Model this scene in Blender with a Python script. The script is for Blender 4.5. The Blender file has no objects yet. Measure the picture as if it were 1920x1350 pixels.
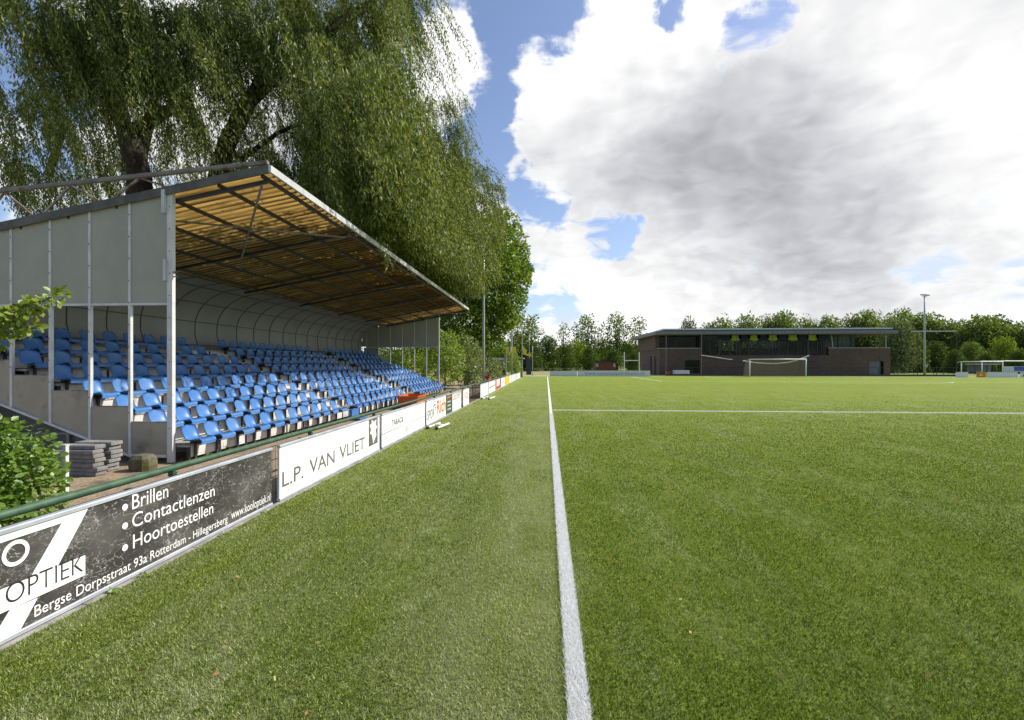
import bpy, math, random
import numpy as np
from mathutils import Vector, Matrix

random.seed(7)
rng = np.random.default_rng(11)
SC = bpy.context.scene
COL = SC.collection
R = math.radians

# ------------------------------------------------------------------ camera
EYE = 1.6
FPX = 907.0                      # focal length in photo pixels (1920 wide)
YAW = R(4.07)
HOR = 683.0
cam_d = bpy.data.cameras.new('camera')
cam_d.sensor_width = 36.0
cam_d.lens = 36.0 * FPX / 1920.0
cam_d.shift_y = (HOR - 675.0) / 1920.0
cam_d.clip_start = 0.05
cam_d.clip_end = 4000
cam = bpy.data.objects.new('camera', cam_d)
cam.location = (0, 0, EYE)
cam.rotation_euler = (R(90), 0, YAW)
COL.objects.link(cam)
SC.camera = cam
SIN, COS = math.sin(YAW), math.cos(YAW)

def ray(u, v):
    a, c = (u - 960.0) / FPX, (HOR - v) / FPX
    return Vector((a * COS - SIN, a * SIN + COS, c))

def at(u, v, X=None, Y=None, Z=None):
    """where the line of sight through a photo point meets a plane of the place"""
    r = ray(u, v)
    if X is not None: t = X / r.x
    elif Y is not None: t = Y / r.y
    else: t = (Z - EYE) / r.z
    return Vector((r.x * t, r.y * t, EYE + r.z * t))

# ------------------------------------------------------------------ light
SUN_DIR = Vector((1.0, 0.36, 0.95)).normalized()      # towards the sun
sun_d = bpy.data.lights.new('sun', 'SUN')
sun_d.energy = 5.0
sun_d.angle = R(0.6)
sun_d.color = (1.0, 0.94, 0.84)
sun = bpy.data.objects.new('sun', sun_d)
sun.rotation_euler = (-SUN_DIR).to_track_quat('-Z', 'Y').to_euler()
sun.location = (30, 10, 40)
COL.objects.link(sun)

SC.view_settings.view_transform = 'Standard'
SC.view_settings.look = 'None'
SC.view_settings.gamma = 1
SC.view_settings.exposure = 0.22
SC.cycles.max_bounces = 7
SC.cycles.diffuse_bounces = 3
SC.cycles.glossy_bounces = 3
SC.cycles.transmission_bounces = 4
SC.cycles.transparent_max_bounces = 12
SC.cycles.caustics_reflective = False
SC.cycles.caustics_refractive = False
SC.cycles.use_denoising = True
SC.cycles.sample_clamp_indirect = 2.5
SC.cycles.adaptive_threshold = 0.004

class NT:
    """small helper to write node trees"""
    def __init__(s, tree):
        s.t = tree
        tree.nodes.clear()
    def n(s, typ, **kw):
        nd = s.t.nodes.new(typ)
        for k, v in kw.items():
            setattr(nd, k, v)
        return nd
    def l(s, a, b):
        s.t.links.new(a, b)
    def put(s, sock, v):
        if hasattr(v, 'is_linked') or hasattr(v, 'links'):
            s.l(v, sock)
        else:
            sock.default_value = v
    def math(s, op, a, b=None, c=None, clamp=False):
        nd = s.n('ShaderNodeMath', operation=op, use_clamp=clamp)
        s.put(nd.inputs[0], a)
        if b is not None: s.put(nd.inputs[1], b)
        if c is not None: s.put(nd.inputs[2], c)
        return nd.outputs[0]
    def vmath(s, op, a, b=None):
        nd = s.n('ShaderNodeVectorMath', operation=op)
        s.put(nd.inputs[0], a)
        if b is not None: s.put(nd.inputs[1], b)
        return nd.outputs['Value'] if op in ('DOT_PRODUCT', 'LENGTH') else nd.outputs[0]
    def noise(s, vec, scale, detail=4, rough=0.55, dist=0.0, color=False):
        nd = s.n('ShaderNodeTexNoise')
        if vec is not None: s.l(vec, nd.inputs['Vector'])
        nd.inputs['Scale'].default_value = scale
        nd.inputs['Detail'].default_value = detail
        nd.inputs['Roughness'].default_value = rough
        nd.inputs['Distortion'].default_value = dist
        return nd.outputs['Color' if color else 'Fac']
    def ramp(s, v, a, b, lo=0.0, hi=1.0, smooth=True):
        nd = s.n('ShaderNodeMapRange', interpolation_type='SMOOTHSTEP' if smooth else 'LINEAR')
        s.put(nd.inputs[0], v)
        nd.inputs[1].default_value = a; nd.inputs[2].default_value = b
        nd.inputs[3].default_value = lo; nd.inputs[4].default_value = hi
        return nd.outputs[0]
    def mix(s, f, a, b):
        nd = s.n('ShaderNodeMix', data_type='RGBA')
        s.put(nd.inputs[0], f)
        for sk, v in ((nd.inputs[6], a), (nd.inputs[7], b)):
            if isinstance(v, tuple): v = (*v[:3], 1.0)
            s.put(sk, v)
        return nd.outputs[2]

# ------------------------------------------------------------------ sky
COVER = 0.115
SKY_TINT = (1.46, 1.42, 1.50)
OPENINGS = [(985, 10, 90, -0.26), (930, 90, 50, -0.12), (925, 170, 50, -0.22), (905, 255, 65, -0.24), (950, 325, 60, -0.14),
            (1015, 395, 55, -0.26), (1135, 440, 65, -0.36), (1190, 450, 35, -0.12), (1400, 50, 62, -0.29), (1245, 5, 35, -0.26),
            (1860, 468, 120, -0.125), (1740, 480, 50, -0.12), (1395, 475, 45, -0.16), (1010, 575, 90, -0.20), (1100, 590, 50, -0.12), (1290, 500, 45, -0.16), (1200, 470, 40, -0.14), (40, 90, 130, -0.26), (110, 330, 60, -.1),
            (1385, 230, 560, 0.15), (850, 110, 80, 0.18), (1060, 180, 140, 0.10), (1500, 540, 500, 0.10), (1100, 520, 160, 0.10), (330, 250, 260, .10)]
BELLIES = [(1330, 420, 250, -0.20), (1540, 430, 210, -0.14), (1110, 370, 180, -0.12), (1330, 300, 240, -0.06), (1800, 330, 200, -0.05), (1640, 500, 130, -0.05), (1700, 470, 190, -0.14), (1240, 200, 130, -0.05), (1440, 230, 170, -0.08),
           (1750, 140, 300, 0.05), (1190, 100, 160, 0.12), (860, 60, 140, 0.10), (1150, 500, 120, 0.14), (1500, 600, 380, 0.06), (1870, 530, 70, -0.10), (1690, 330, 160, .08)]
world = bpy.data.worlds.new('World')
SC.world = world
world.use_nodes = True
w = NT(world.node_tree)
sky = w.n('ShaderNodeTexSky', sky_type='NISHITA')
sky.sun_disc = False
sky.sun_elevation = math.asin(SUN_DIR.z)
sky.sun_rotation = math.atan2(SUN_DIR.x, SUN_DIR.y)
sky.air_density = 1.0; sky.dust_density = 1.0; sky.ozone_density = 1.5
tc = w.n('ShaderNodeTexCoord')
D = w.vmath('NORMALIZE', tc.outputs['Generated'])
sep = w.n('ShaderNodeSeparateXYZ'); w.l(D, sep.inputs[0])
dz = w.math('MAXIMUM', sep.outputs[2], 0.0)
den = w.math('ADD', dz, 0.34)
comb = w.n('ShaderNodeCombineXYZ')
w.l(w.math('DIVIDE', sep.outputs[0], den), comb.inputs[0])
w.l(w.math('DIVIDE', sep.outputs[1], den), comb.inputs[1])
w.l(w.math('MULTIPLY', dz, 2.2), comb.inputs[2])
P = comb.outputs[0]
def vscale(v, k):
    return w.vmath('MULTIPLY', v, (k, k, k))
def centred(v): return w.vmath('SUBTRACT', v, (0.5, 0.5, 0.5))
warp = vscale(centred(w.noise(P, 2.6, 4, 0.55, color=True)), 0.34)
PW = w.vmath('ADD', P, warp)
def density(vec, det):
    a = w.noise(vec, 2.5, det, 0.58)
    b = w.math('ABSOLUTE', w.math('SUBTRACT', w.noise(vec, 5.8, max(2, det - 3), 0.5), 0.5))
    return w.math('ADD', w.math('MULTIPLY', a, 0.80), w.math('MULTIPLY', b, 0.75))
fb = density(PW, 8)
sunoff = w.vmath('ADD', PW, tuple(Vector((SUN_DIR.x, SUN_DIR.y * .4, .9)).normalized() * 0.085))
fb2 = density(sunoff, 3)
fbs = density(PW, 3)
# the cloud field is bent by the same turbulence wherever it opens or thickens
DW = w.vmath('NORMALIZE', w.vmath('ADD', D, vscale(centred(w.noise(D, 7.0, 7, 0.62, color=True)), 0.17)))
def lobe(u, v, rpx, vec=None):
    d = ray(u, v).normalized()
    ang = math.atan(rpx / FPX) * (d.dot(ray(960, HOR).normalized()) ** 1.3)
    dt = w.vmath('DOT_PRODUCT', vec or DW, tuple(d))
    return w.ramp(dt, math.cos(ang * 1.5), math.cos(ang * 0.1))
cov = w.math('ADD', fb, COVER)
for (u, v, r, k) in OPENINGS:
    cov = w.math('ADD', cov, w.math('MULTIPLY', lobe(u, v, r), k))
back = w.ramp(w.vmath('DOT_PRODUCT', D, tuple((ray(960, HOR) + Vector((0, 0, -.25))).normalized())), 0.38, -0.05)  # unseen cloud thinned behind and overhead, added to lower the ambient light
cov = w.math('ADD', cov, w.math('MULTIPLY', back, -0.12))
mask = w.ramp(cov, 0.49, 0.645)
rel = w.math('SUBTRACT', fbs, fb2)
shade = w.math('MULTIPLY_ADD', rel, 0.50, 0.915)
for (u, v, r, k) in BELLIES:
    shade = w.math('ADD', shade, w.math('MULTIPLY', lobe(u, v, r), k))
shade = w.math('ADD', shade, w.math('MULTIPLY', w.math('SUBTRACT', w.noise(D, 4.6, 3, 0.5), 0.5), 0.62))
shade = w.math('ADD', shade, w.ramp(sep.outputs[2], 0.10, 0.27, 0.13, 0.0))
shade = w.math('MINIMUM', w.math('MAXIMUM', shade, 0.36), 1.08)
thin = w.ramp(cov, 0.52, 0.70, 1.0, 0.0)
shade = w.math('ADD', shade, w.math('MULTIPLY', thin, 0.12))
cc = w.mix(w.ramp(shade, 0.5, 0.95), (0.90, 0.92, 0.985), (1.0, 1.0, 1.0))
ccs = w.n('ShaderNodeVectorMath', operation='SCALE')
w.l(cc, ccs.inputs[0]); w.l(w.math('MULTIPLY', shade, 9.2), ccs.inputs['Scale'])
skb = w.n('ShaderNodeVectorMath', operation='MULTIPLY')
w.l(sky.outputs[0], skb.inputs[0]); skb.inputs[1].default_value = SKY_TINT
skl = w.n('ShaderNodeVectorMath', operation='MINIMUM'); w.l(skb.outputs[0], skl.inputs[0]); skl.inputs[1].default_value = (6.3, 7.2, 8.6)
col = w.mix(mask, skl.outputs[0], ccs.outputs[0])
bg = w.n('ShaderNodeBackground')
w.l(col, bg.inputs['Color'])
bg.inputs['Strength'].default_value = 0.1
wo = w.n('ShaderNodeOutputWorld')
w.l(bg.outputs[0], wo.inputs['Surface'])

# ------------------------------------------------------------------ materials
MATS = {}
def new_mat(name):
    m = bpy.data.materials.new(name)
    m.use_nodes = True
    MATS[name] = m
    return m, NT(m.node_tree)

def surf(name, col, rough=0.6, col2=None, scale=4.0, var=0.18, bump=0.0, bscale=40.0, metal=0.0, spec=0.4, stain=None, stain_scale=2.0, stain_lo=0.55, stain_hi=0.75):
    m, t = new_mat(name)
    tcn = t.n('ShaderNodeTexCoord')
    o = tcn.outputs['Object']
    if col2 is None:
        col2 = tuple(max(0.0, c * (1 - var)) for c in col)
        col = tuple(min(1.0, c * (1 + var * 0.5)) for c in col)
    c = t.mix(t.ramp(t.noise(o, scale, 6, 0.6), 0.35, 0.65), col, col2)
    if stain is not None:
        c = t.mix(t.ramp(t.noise(o, stain_scale, 8, 0.65), stain_lo, stain_hi), c, stain)
    b = t.n('ShaderNodeBsdfPrincipled')
    t.l(c, b.inputs['Base Color'])
    b.inputs['Roughness'].default_value = rough
    b.inputs['Metallic'].default_value = metal
    b.inputs['Specular IOR Level'].default_value = spec
    if bump:
        bn = t.n('ShaderNodeBump')
        bn.inputs['Strength'].default_value = bump
        bn.inputs['Distance'].default_value = 0.02
        t.l(t.noise(o, bscale, 5, 0.6), bn.inputs['Height'])
        t.l(bn.outputs[0], b.inputs['Normal'])
    out = t.n('ShaderNodeOutputMaterial')
    t.l(b.outputs[0], out.inputs[0])
    return m

def leaf_mat(name, cols, trans=0.38, gloss=0.06, tint=(1.25, 1.25, 0.55), brushed=None):
    """leaf colour varies leaf by leaf (and in wide patches of fresher growth)"""
    m, t = new_mat(name)
    g = t.n('ShaderNodeNewGeometry')
    cr = t.n('ShaderNodeValToRGB')
    t.l(g.outputs['Random Per Island'], cr.inputs[0])
    el = cr.color_ramp.elements
    while len(el) < len(cols): el.new(0.5)
    for i, c in enumerate(cols):
        el[i].position = i / (len(cols) - 1)
        el[i].color = (*c, 1)
    c = cr.outputs[0]
    if brushed is not None:        # wide patches where the fibres are worn pale
        tcn = t.n('ShaderNodeTexCoord')
        mp = t.n('ShaderNodeMapping'); mp.inputs['Scale'].default_value = (1.1, 0.62, 0.0)
        t.l(tcn.outputs['Object'], mp.inputs[0])
        sp = t.n('ShaderNodeSeparateXYZ'); t.l(tcn.outputs['Object'], sp.inputs[0])
        a = t.ramp(t.noise(mp.outputs[0], 1.25, 6, 0.66), 0.44, 0.68)
        b2 = t.ramp(t.noise(mp.outputs[0], 9, 4, 0.6), 0.36, 0.62)
        k = t.math('MULTIPLY', a, b2)
        tuft = t.noise(tcn.outputs['Object'], 42, 3, 0.7)
        c = t.mix(t.ramp(tuft, 0.40, 0.60, 0.55, 0.0), c, (0.024, 0.046, 0.005))
        c = t.mix(t.ramp(tuft, 0.56, 0.70, 0.0, 0.5), c, (0.40, 0.43, 0.20))
        strip = t.math('MULTIPLY', t.ramp(sp.outputs[0], -0.95, -0.3), t.ramp(sp.outputs[0], 0.12, 0.02))
        k = t.math('MAXIMUM', k, t.math('MULTIPLY', strip, t.ramp(t.noise(mp.outputs[0], 2.0, 4), 0.3, 0.6, 0.45, 1.0)))
        c = t.mix(t.math('MULTIPLY', k, 0.62), c, brushed)
        deep = t.n('ShaderNodeVectorMath', operation='MULTIPLY'); t.l(c, deep.inputs[0]); deep.inputs[1].default_value = (0.88, 0.95, 0.76)
        c = t.mix(t.math('MULTIPLY', t.ramp(sp.outputs[0], 0.2, 0.5), t.ramp(sp.outputs[1], 30, 9)), c, deep.outputs[0])
    d = t.n('ShaderNodeBsdfDiffuse'); t.l(c, d.inputs[0])
    tr = t.n('ShaderNodeBsdfTranslucent')
    tm = t.n('ShaderNodeVectorMath', operation='MULTIPLY')
    t.l(c, tm.inputs[0]); tm.inputs[1].default_value = tint
    t.l(tm.outputs[0], tr.inputs[0])
    mx = t.n('ShaderNodeMixShader'); mx.inputs[0].default_value = trans
    t.l(d.outputs[0], mx.inputs[1]); t.l(tr.outputs[0], mx.inputs[2])
    gl = t.n('ShaderNodeBsdfGlossy'); gl.inputs['Roughness'].default_value = 0.42
    gl.inputs[0].default_value = (0.9, 0.95, 0.9, 1)
    m2 = t.n('ShaderNodeMixShader'); m2.inputs[0].default_value = gloss
    t.l(mx.outputs[0], m2.inputs[1]); t.l(gl.outputs[0], m2.inputs[2])
    out = t.n('ShaderNodeOutputMaterial')
    t.l(m2.outputs[0], out.inputs[0])
    return m

M = {}
M['white_paint'] = surf('white_paint', (0.66, 0.66, 0.64), 0.45, var=0.10, stain=(0.36, 0.33, 0.28), stain_scale=3.2, stain_lo=0.60, stain_hi=0.85)
M['post_paint'] = surf('post_paint', (0.60, 0.61, 0.60), 0.45, var=0.12, stain=(0.30, 0.26, 0.2), stain_scale=5, stain_lo=0.64, stain_hi=0.8)
M['alu'] = surf('aluminium', (0.52, 0.55, 0.60), 0.42, var=0.18, metal=0.35, scale=3, stain=(0.33, 0.33, 0.33), stain_scale=7, stain_lo=0.58, stain_hi=0.75)
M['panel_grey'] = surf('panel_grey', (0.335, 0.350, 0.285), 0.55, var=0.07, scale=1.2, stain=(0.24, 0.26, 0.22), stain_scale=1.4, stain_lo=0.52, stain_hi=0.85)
M['skirt_grey'] = surf('skirt_grey', (0.36, 0.325, 0.245), 0.6, var=0.10, scale=1.5, stain=(0.19, 0.18, 0.14), stain_scale=2.3, stain_lo=0.52, stain_hi=0.72)
M['dark_steel'] = surf('dark_steel', (0.045, 0.043, 0.042), 0.5, var=0.3, spec=0.4)
M['truss_steel'] = surf('truss_steel', (0.20, 0.205, 0.20), 0.5, var=0.25, stain=(0.13, 0.07, 0.04), stain_scale=6, stain_lo=0.5, stain_hi=0.65)
M['edge_dark'] = surf('edge_dark', (0.10, 0.10, 0.085), 0.6, var=0.3)
M['rusty_cap'] = surf('rusty_cap', (0.25, 0.24, 0.20), 0.7, var=0.2, stain=(0.13, 0.055, 0.022), stain_scale=9, stain_lo=0.46, stain_hi=0.58)
M['rust_steel'] = surf('rust_steel', (0.19, 0.12, 0.09), 0.6, var=0.35, scale=9, stain=(0.34, 0.34, 0.33), stain_scale=5, stain_lo=0.5, stain_hi=0.6)
M['riser_white'] = surf('riser_white', (0.62, 0.61, 0.58), 0.6, var=0.12, scale=2, stain=(0.30, 0.27, 0.22), stain_scale=3, stain_lo=0.52, stain_hi=0.75)
M['tread_wood'] = surf('tread_plank', (0.36, 0.34, 0.31), 0.75, var=0.3, scale=3, bump=0.3)
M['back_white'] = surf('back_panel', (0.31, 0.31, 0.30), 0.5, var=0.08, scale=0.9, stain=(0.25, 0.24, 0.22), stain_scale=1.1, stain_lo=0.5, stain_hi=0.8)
M['batten'] = surf('batten_dark', (0.11, 0.11, 0.108), 0.6)
M['under_grey'] = surf('under_wall', (0.20, 0.20, 0.19), 0.8, var=0.2)
M['gutter_white'] = surf('gutter_white', (0.52, 0.53, 0.54), 0.4, var=0.08, stain=(0.38, 0.37, 0.35), stain_scale=3, stain_lo=0.5, stain_hi=0.7)
def seat_mat():
    """moulded plastic; some shells have faded more than others"""
    m = surf('seat_blue', (0.042, 0.155, 0.42), 0.42, col2=(0.066, 0.20, 0.46), scale=2.6, spec=0.45, stain=(0.17, 0.29, 0.52), stain_scale=6, stain_lo=0.57, stain_hi=0.85)
    t = m.node_tree
    p = [n for n in t.nodes if n.type == 'BSDF_PRINCIPLED'][0]
    src = p.inputs['Base Color'].links[0].from_socket
    oi = t.nodes.new('ShaderNodeObjectInfo')
    mr = t.nodes.new('ShaderNodeMapRange'); mr.inputs[1].default_value = .25; mr.inputs[2].default_value = 1.0; mr.inputs[4].default_value = 0.42
    t.links.new(oi.outputs['Random'], mr.inputs[0])
    mx = t.nodes.new('ShaderNodeMix'); mx.data_type = 'RGBA'
    t.links.new(mr.outputs[0], mx.inputs[0]); t.links.new(src, mx.inputs[6]); mx.inputs[7].default_value = (0.125, 0.235, 0.43, 1)
    t.links.new(mx.outputs[2], p.inputs['Base Color'])
    return m
M['seat_blue'] = seat_mat()
M['black_rubber'] = surf('black_rubber', (0.02, 0.02, 0.02), 0.7)
M['rail_green'] = surf('rail_green', (0.055, 0.115, 0.065), 0.42, var=0.25, scale=9, spec=0.5)
M['concrete'] = surf('concrete', (0.33, 0.315, 0.285), 0.85, var=0.25, scale=7, bump=0.3, bscale=70, stain=(0.20, 0.18, 0.15), stain_scale=3, stain_lo=0.5, stain_hi=0.75)
M['slab'] = surf('slab_concrete', (0.25, 0.24, 0.23), 0.9, var=0.3, scale=8, bump=0.4, bscale=60)
M['moss_stone'] = surf('mossy_stone', (0.14, 0.13, 0.09), 0.9, col2=(0.085, 0.08, 0.02), scale=7, bump=0.6, bscale=30)
M['board_white'] = surf('board_white', (0.84, 0.84, 0.83), 0.4, var=0.03, stain=(0.70, 0.70, 0.68), stain_scale=2.2, stain_lo=0.55, stain_hi=0.85)
M['board_grey_and_shaded'] = surf('board_grey_and_shaded', (0.62, 0.63, 0.68), 0.45, var=0.06)  # grey-blue boards; white boards facing away get their shade as this colour
M['letter_grey'] = surf('letter_grey', (0.13, 0.125, 0.115), 0.6, var=0.2)
M['letter_white'] = surf('letter_white', (0.85, 0.85, 0.84), 0.5, var=0.03)
M['letter_faint'] = surf('letter_faint', (0.60, 0.60, 0.59), 0.5, var=0.1)
M['letter_pink'] = surf('letter_pink', (0.75, 0.52, 0.52), 0.5, var=0.1)
M['letter_orange'] = surf('letter_orange', (0.75, 0.15, 0.03), 0.5)
M['letter_red'] = surf('letter_red', (0.55, 0.06, 0.05), 0.5)
M['letter_maroon'] = surf('letter_maroon', (0.22, 0.06, 0.08), 0.5)
M['letter_dark'] = surf('letter_dark', (0.03, 0.03, 0.03), 0.5)
M['letter_blue'] = surf('letter_blue', (0.05, 0.10, 0.40), 0.5)
M['board_darkgreen'] = surf('board_darkgreen', (0.06, 0.085, 0.06), 0.5)
M['board_yellow'] = surf('board_yellow', (0.75, 0.48, 0.03), 0.5)
M['board_orange'] = surf('board_orange', (0.50, 0.19, 0.02), 0.5)
M['tub_orange'] = surf('tub_orange', (0.62, 0.13, 0.025), 0.4, var=0.15, spec=0.5)
M['tub_red'] = surf('tub_red', (0.42, 0.06, 0.03), 0.45, var=0.15)
M['flag_yellow'] = surf('flag_yellow', (0.72, 0.60, 0.05), 0.7, var=0.1)
M['mast_grey'] = surf('mast_grey', (0.42, 0.43, 0.44), 0.45, var=0.12, metal=0.3)
M['pole_dim'] = surf('pole_dim', (0.17, 0.175, 0.18), 0.5, metal=0.3)
M['goal_white'] = surf('goal_white', (0.80, 0.80, 0.78), 0.4, var=0.05)
M['rope_white'] = surf('rope_white', (0.70, 0.66, 0.62), 0.8, var=0.1)
M['glass_dark'] = surf('window_glass', (0.012, 0.015, 0.015), 0.06, var=0.5, scale=0.5, spec=0.16)
M['frame_dark'] = surf('window_frame', (0.035, 0.037, 0.04), 0.45)
M['roof_grey'] = surf('roof_grey', (0.17, 0.18, 0.19), 0.5, var=0.1)
M['roof_pale'] = surf('roof_pale', (0.62, 0.62, 0.61), 0.6, var=0.1)
M['soffit'] = surf('soffit_wood', (0.17, 0.12, 0.08), 0.7, var=0.15)
M['curtain'] = surf('curtain_grey', (0.10, 0.13, 0.135), 0.8, var=0.25, scale=1)
M['door_steel'] = surf('roller_door', (0.16, 0.185, 0.23), 0.5, var=0.1)
M['coping'] = surf('coping_stone', (0.45, 0.44, 0.43), 0.7)
M['disc_lime'] = surf('disc_lime', (0.36, 0.42, 0.02), 0.7, var=0.06)
M['disc_navy'] = surf('disc_navy', (0.012, 0.018, 0.055), 0.7, var=0.1)
M['shed_brown'] = surf('shed_wood', (0.17, 0.075, 0.045), 0.8, var=0.25)
M['hut_grey'] = surf('hut_grey', (0.20, 0.21, 0.20), 0.7)
M['cabinet_green'] = surf('cabinet_green', (0.028, 0.048, 0.036), 0.6, var=0.2)
M['teal'] = surf('teal_door', (0.10, 0.42, 0.36), 0.5)
M['bark'] = surf('bark', (0.055, 0.044, 0.033), 0.9, var=0.5, scale=9, bump=0.8, bscale=14)
M['bark_grey'] = surf('bark_grey', (0.11, 0.095, 0.075), 0.9, var=0.4, scale=6, bump=0.6, bscale=12)
M['twig'] = surf('willow_twig', (0.16, 0.13, 0.055), 0.8, var=0.3)
M['gravel'] = surf('gravel', (0.40, 0.31, 0.205), 0.95, col2=(0.25, 0.18, 0.115), scale=24, bump=0.7, bscale=90, stain=(0.13, 0.10, 0.065), stain_scale=1.1, stain_lo=0.52, stain_hi=0.72)
M['path_grey'] = surf('path_grey', (0.34, 0.33, 0.32), 0.9, var=0.2, scale=2)
M['dry_grass'] = surf('dry_grass', (0.30, 0.25, 0.10), 0.95, col2=(0.20, 0.24, 0.05), scale=0.05)
M['field_grass'] = surf('field_grass', (0.24, 0.25, 0.05), 0.95, col2=(0.13, 0.19, 0.025), scale=0.09, bump=0.4, bscale=8)
M['line_paint'] = surf('line_paint', (0.80, 0.80, 0.79), 0.9, col2=(0.66, 0.68, 0.66), scale=120, var=0.2, bump=0.8, bscale=190)
M['leaf_willow'] = leaf_mat('leaf_willow', [(0.048, 0.076, 0.012), (0.090, 0.130, 0.024), (0.165, 0.200, 0.046), (0.36, 0.37, 0.15)], 0.44, 0.02)
M['leaf_broad'] = leaf_mat('leaf_broad', [(0.072, 0.130, 0.016), (0.145, 0.220, 0.032), (0.25, 0.33, 0.07)], 0.48, 0.012)
M['leaf_hedge'] = leaf_mat('leaf_hedge', [(0.14, 0.22, 0.028), (0.23, 0.32, 0.055), (0.34, 0.42, 0.12)], 0.46, 0.02)
M['leaf_pale'] = leaf_mat('leaf_pale', [(0.13, 0.17, 0.07), (0.20, 0.25, 0.11), (0.32, 0.36, 0.18)], 0.40, 0.03)
M['leaf_bush'] = leaf_mat('leaf_bush', [(0.10, 0.19, 0.022), (0.15, 0.26, 0.03), (0.21, 0.33, 0.05)], 0.42, 0.05)
M['leaf_lime'] = leaf_mat('leaf_lime', [(0.15, 0.22, 0.02), (0.21, 0.28, 0.03), (0.28, 0.34, 0.05)], 0.45, 0.04)
M['leaf_far'] = leaf_mat('leaf_far', [(0.070, 0.118, 0.026), (0.135, 0.190, 0.042), (0.24, 0.285, 0.09)], 0.44, 0.012)
M['leaf_far_lime'] = leaf_mat('leaf_far_lime', [(0.13, 0.20, 0.025), (0.20, 0.275, 0.035), (0.29, 0.36, 0.06)], 0.42, 0.012)
M['leaf_far_dark'] = leaf_mat('leaf_far_dark', [(0.035, 0.07, 0.016), (0.07, 0.12, 0.024), (0.13, 0.19, 0.042)], 0.40, 0.012)
M['leaf_far_grey'] = leaf_mat('leaf_far_grey', [(0.09, 0.115, 0.06), (0.13, 0.16, 0.08), (0.22, 0.25, 0.13)], 0.36, 0.012)
M['blade'] = leaf_mat('turf_blade', [(0.058, 0.100, 0.006), (0.165, 0.235, 0.016), (0.300, 0.375, 0.048), (0.58, 0.61, 0.30)], 0.22, 0.015, brushed=(0.56, 0.57, 0.36))
M['blade_white'] = leaf_mat('line_blade', [(0.82, 0.82, 0.81), (0.90, 0.90, 0.89), (0.95, 0.95, 0.94)], 0.30, 0.04, tint=(1, 1, 1))

def glazing_mat():
    m, t = new_mat('clear_glazing')
    tr = t.n('ShaderNodeBsdfTransparent'); tr.inputs[0].default_value = (0.62, 0.68, 0.64, 1)
    g = t.n('ShaderNodeBsdfGlossy'); g.inputs['Roughness'].default_value = 0.03; g.inputs[0].default_value = (0.8, 0.85, 0.85, 1)
    mx = t.n('ShaderNodeMixShader'); mx.inputs[0].default_value = 0.014
    t.l(tr.outputs[0], mx.inputs[1]); t.l(g.outputs[0], mx.inputs[2])
    out = t.n('ShaderNodeOutputMaterial'); t.l(mx.outputs[0], out.inputs[0])
    return m
M['glazing'] = glazing_mat()
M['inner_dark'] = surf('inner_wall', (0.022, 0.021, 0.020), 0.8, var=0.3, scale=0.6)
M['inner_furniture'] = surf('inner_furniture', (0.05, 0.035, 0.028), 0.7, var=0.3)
def brick_mat():
    m, t = new_mat('brick')
    tcn = t.n('ShaderNodeTexCoord')
    mp = t.n('ShaderNodeMapping')
    mp.inputs['Rotation'].default_value = (R(90), 0, 0)
    t.l(tcn.outputs['Object'], mp.inputs[0])
    b = t.n('ShaderNodeTexBrick')
    t.l(mp.outputs[0], b.inputs[0])
    b.inputs['Color1'].default_value = (0.150, 0.088, 0.066, 1)
    b.inputs['Color2'].default_value = (0.088, 0.056, 0.045, 1)
    b.inputs['Mortar'].default_value = (0.085, 0.075, 0.07, 1)
    b.inputs['Scale'].default_value = 1.0
    b.inputs['Brick Width'].default_value = 0.42
    b.inputs['Row Height'].default_value = 0.12
    b.inputs['Mortar Size'].default_value = 0.012
    nz = t.noise(tcn.outputs['Object'], 0.35, 5, 0.6)
    c = t.mix(t.ramp(nz, 0.35, 0.7, 0, 0.45), b.outputs[0], (0.165, 0.108, 0.083))
    p = t.n('ShaderNodeBsdfPrincipled')
    t.l(c, p.inputs['Base Color']); p.inputs['Roughness'].default_value = 0.85
    out = t.n('ShaderNodeOutputMaterial'); t.l(p.outputs[0], out.inputs[0])
    return m
M['brick'] = brick_mat()

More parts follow.
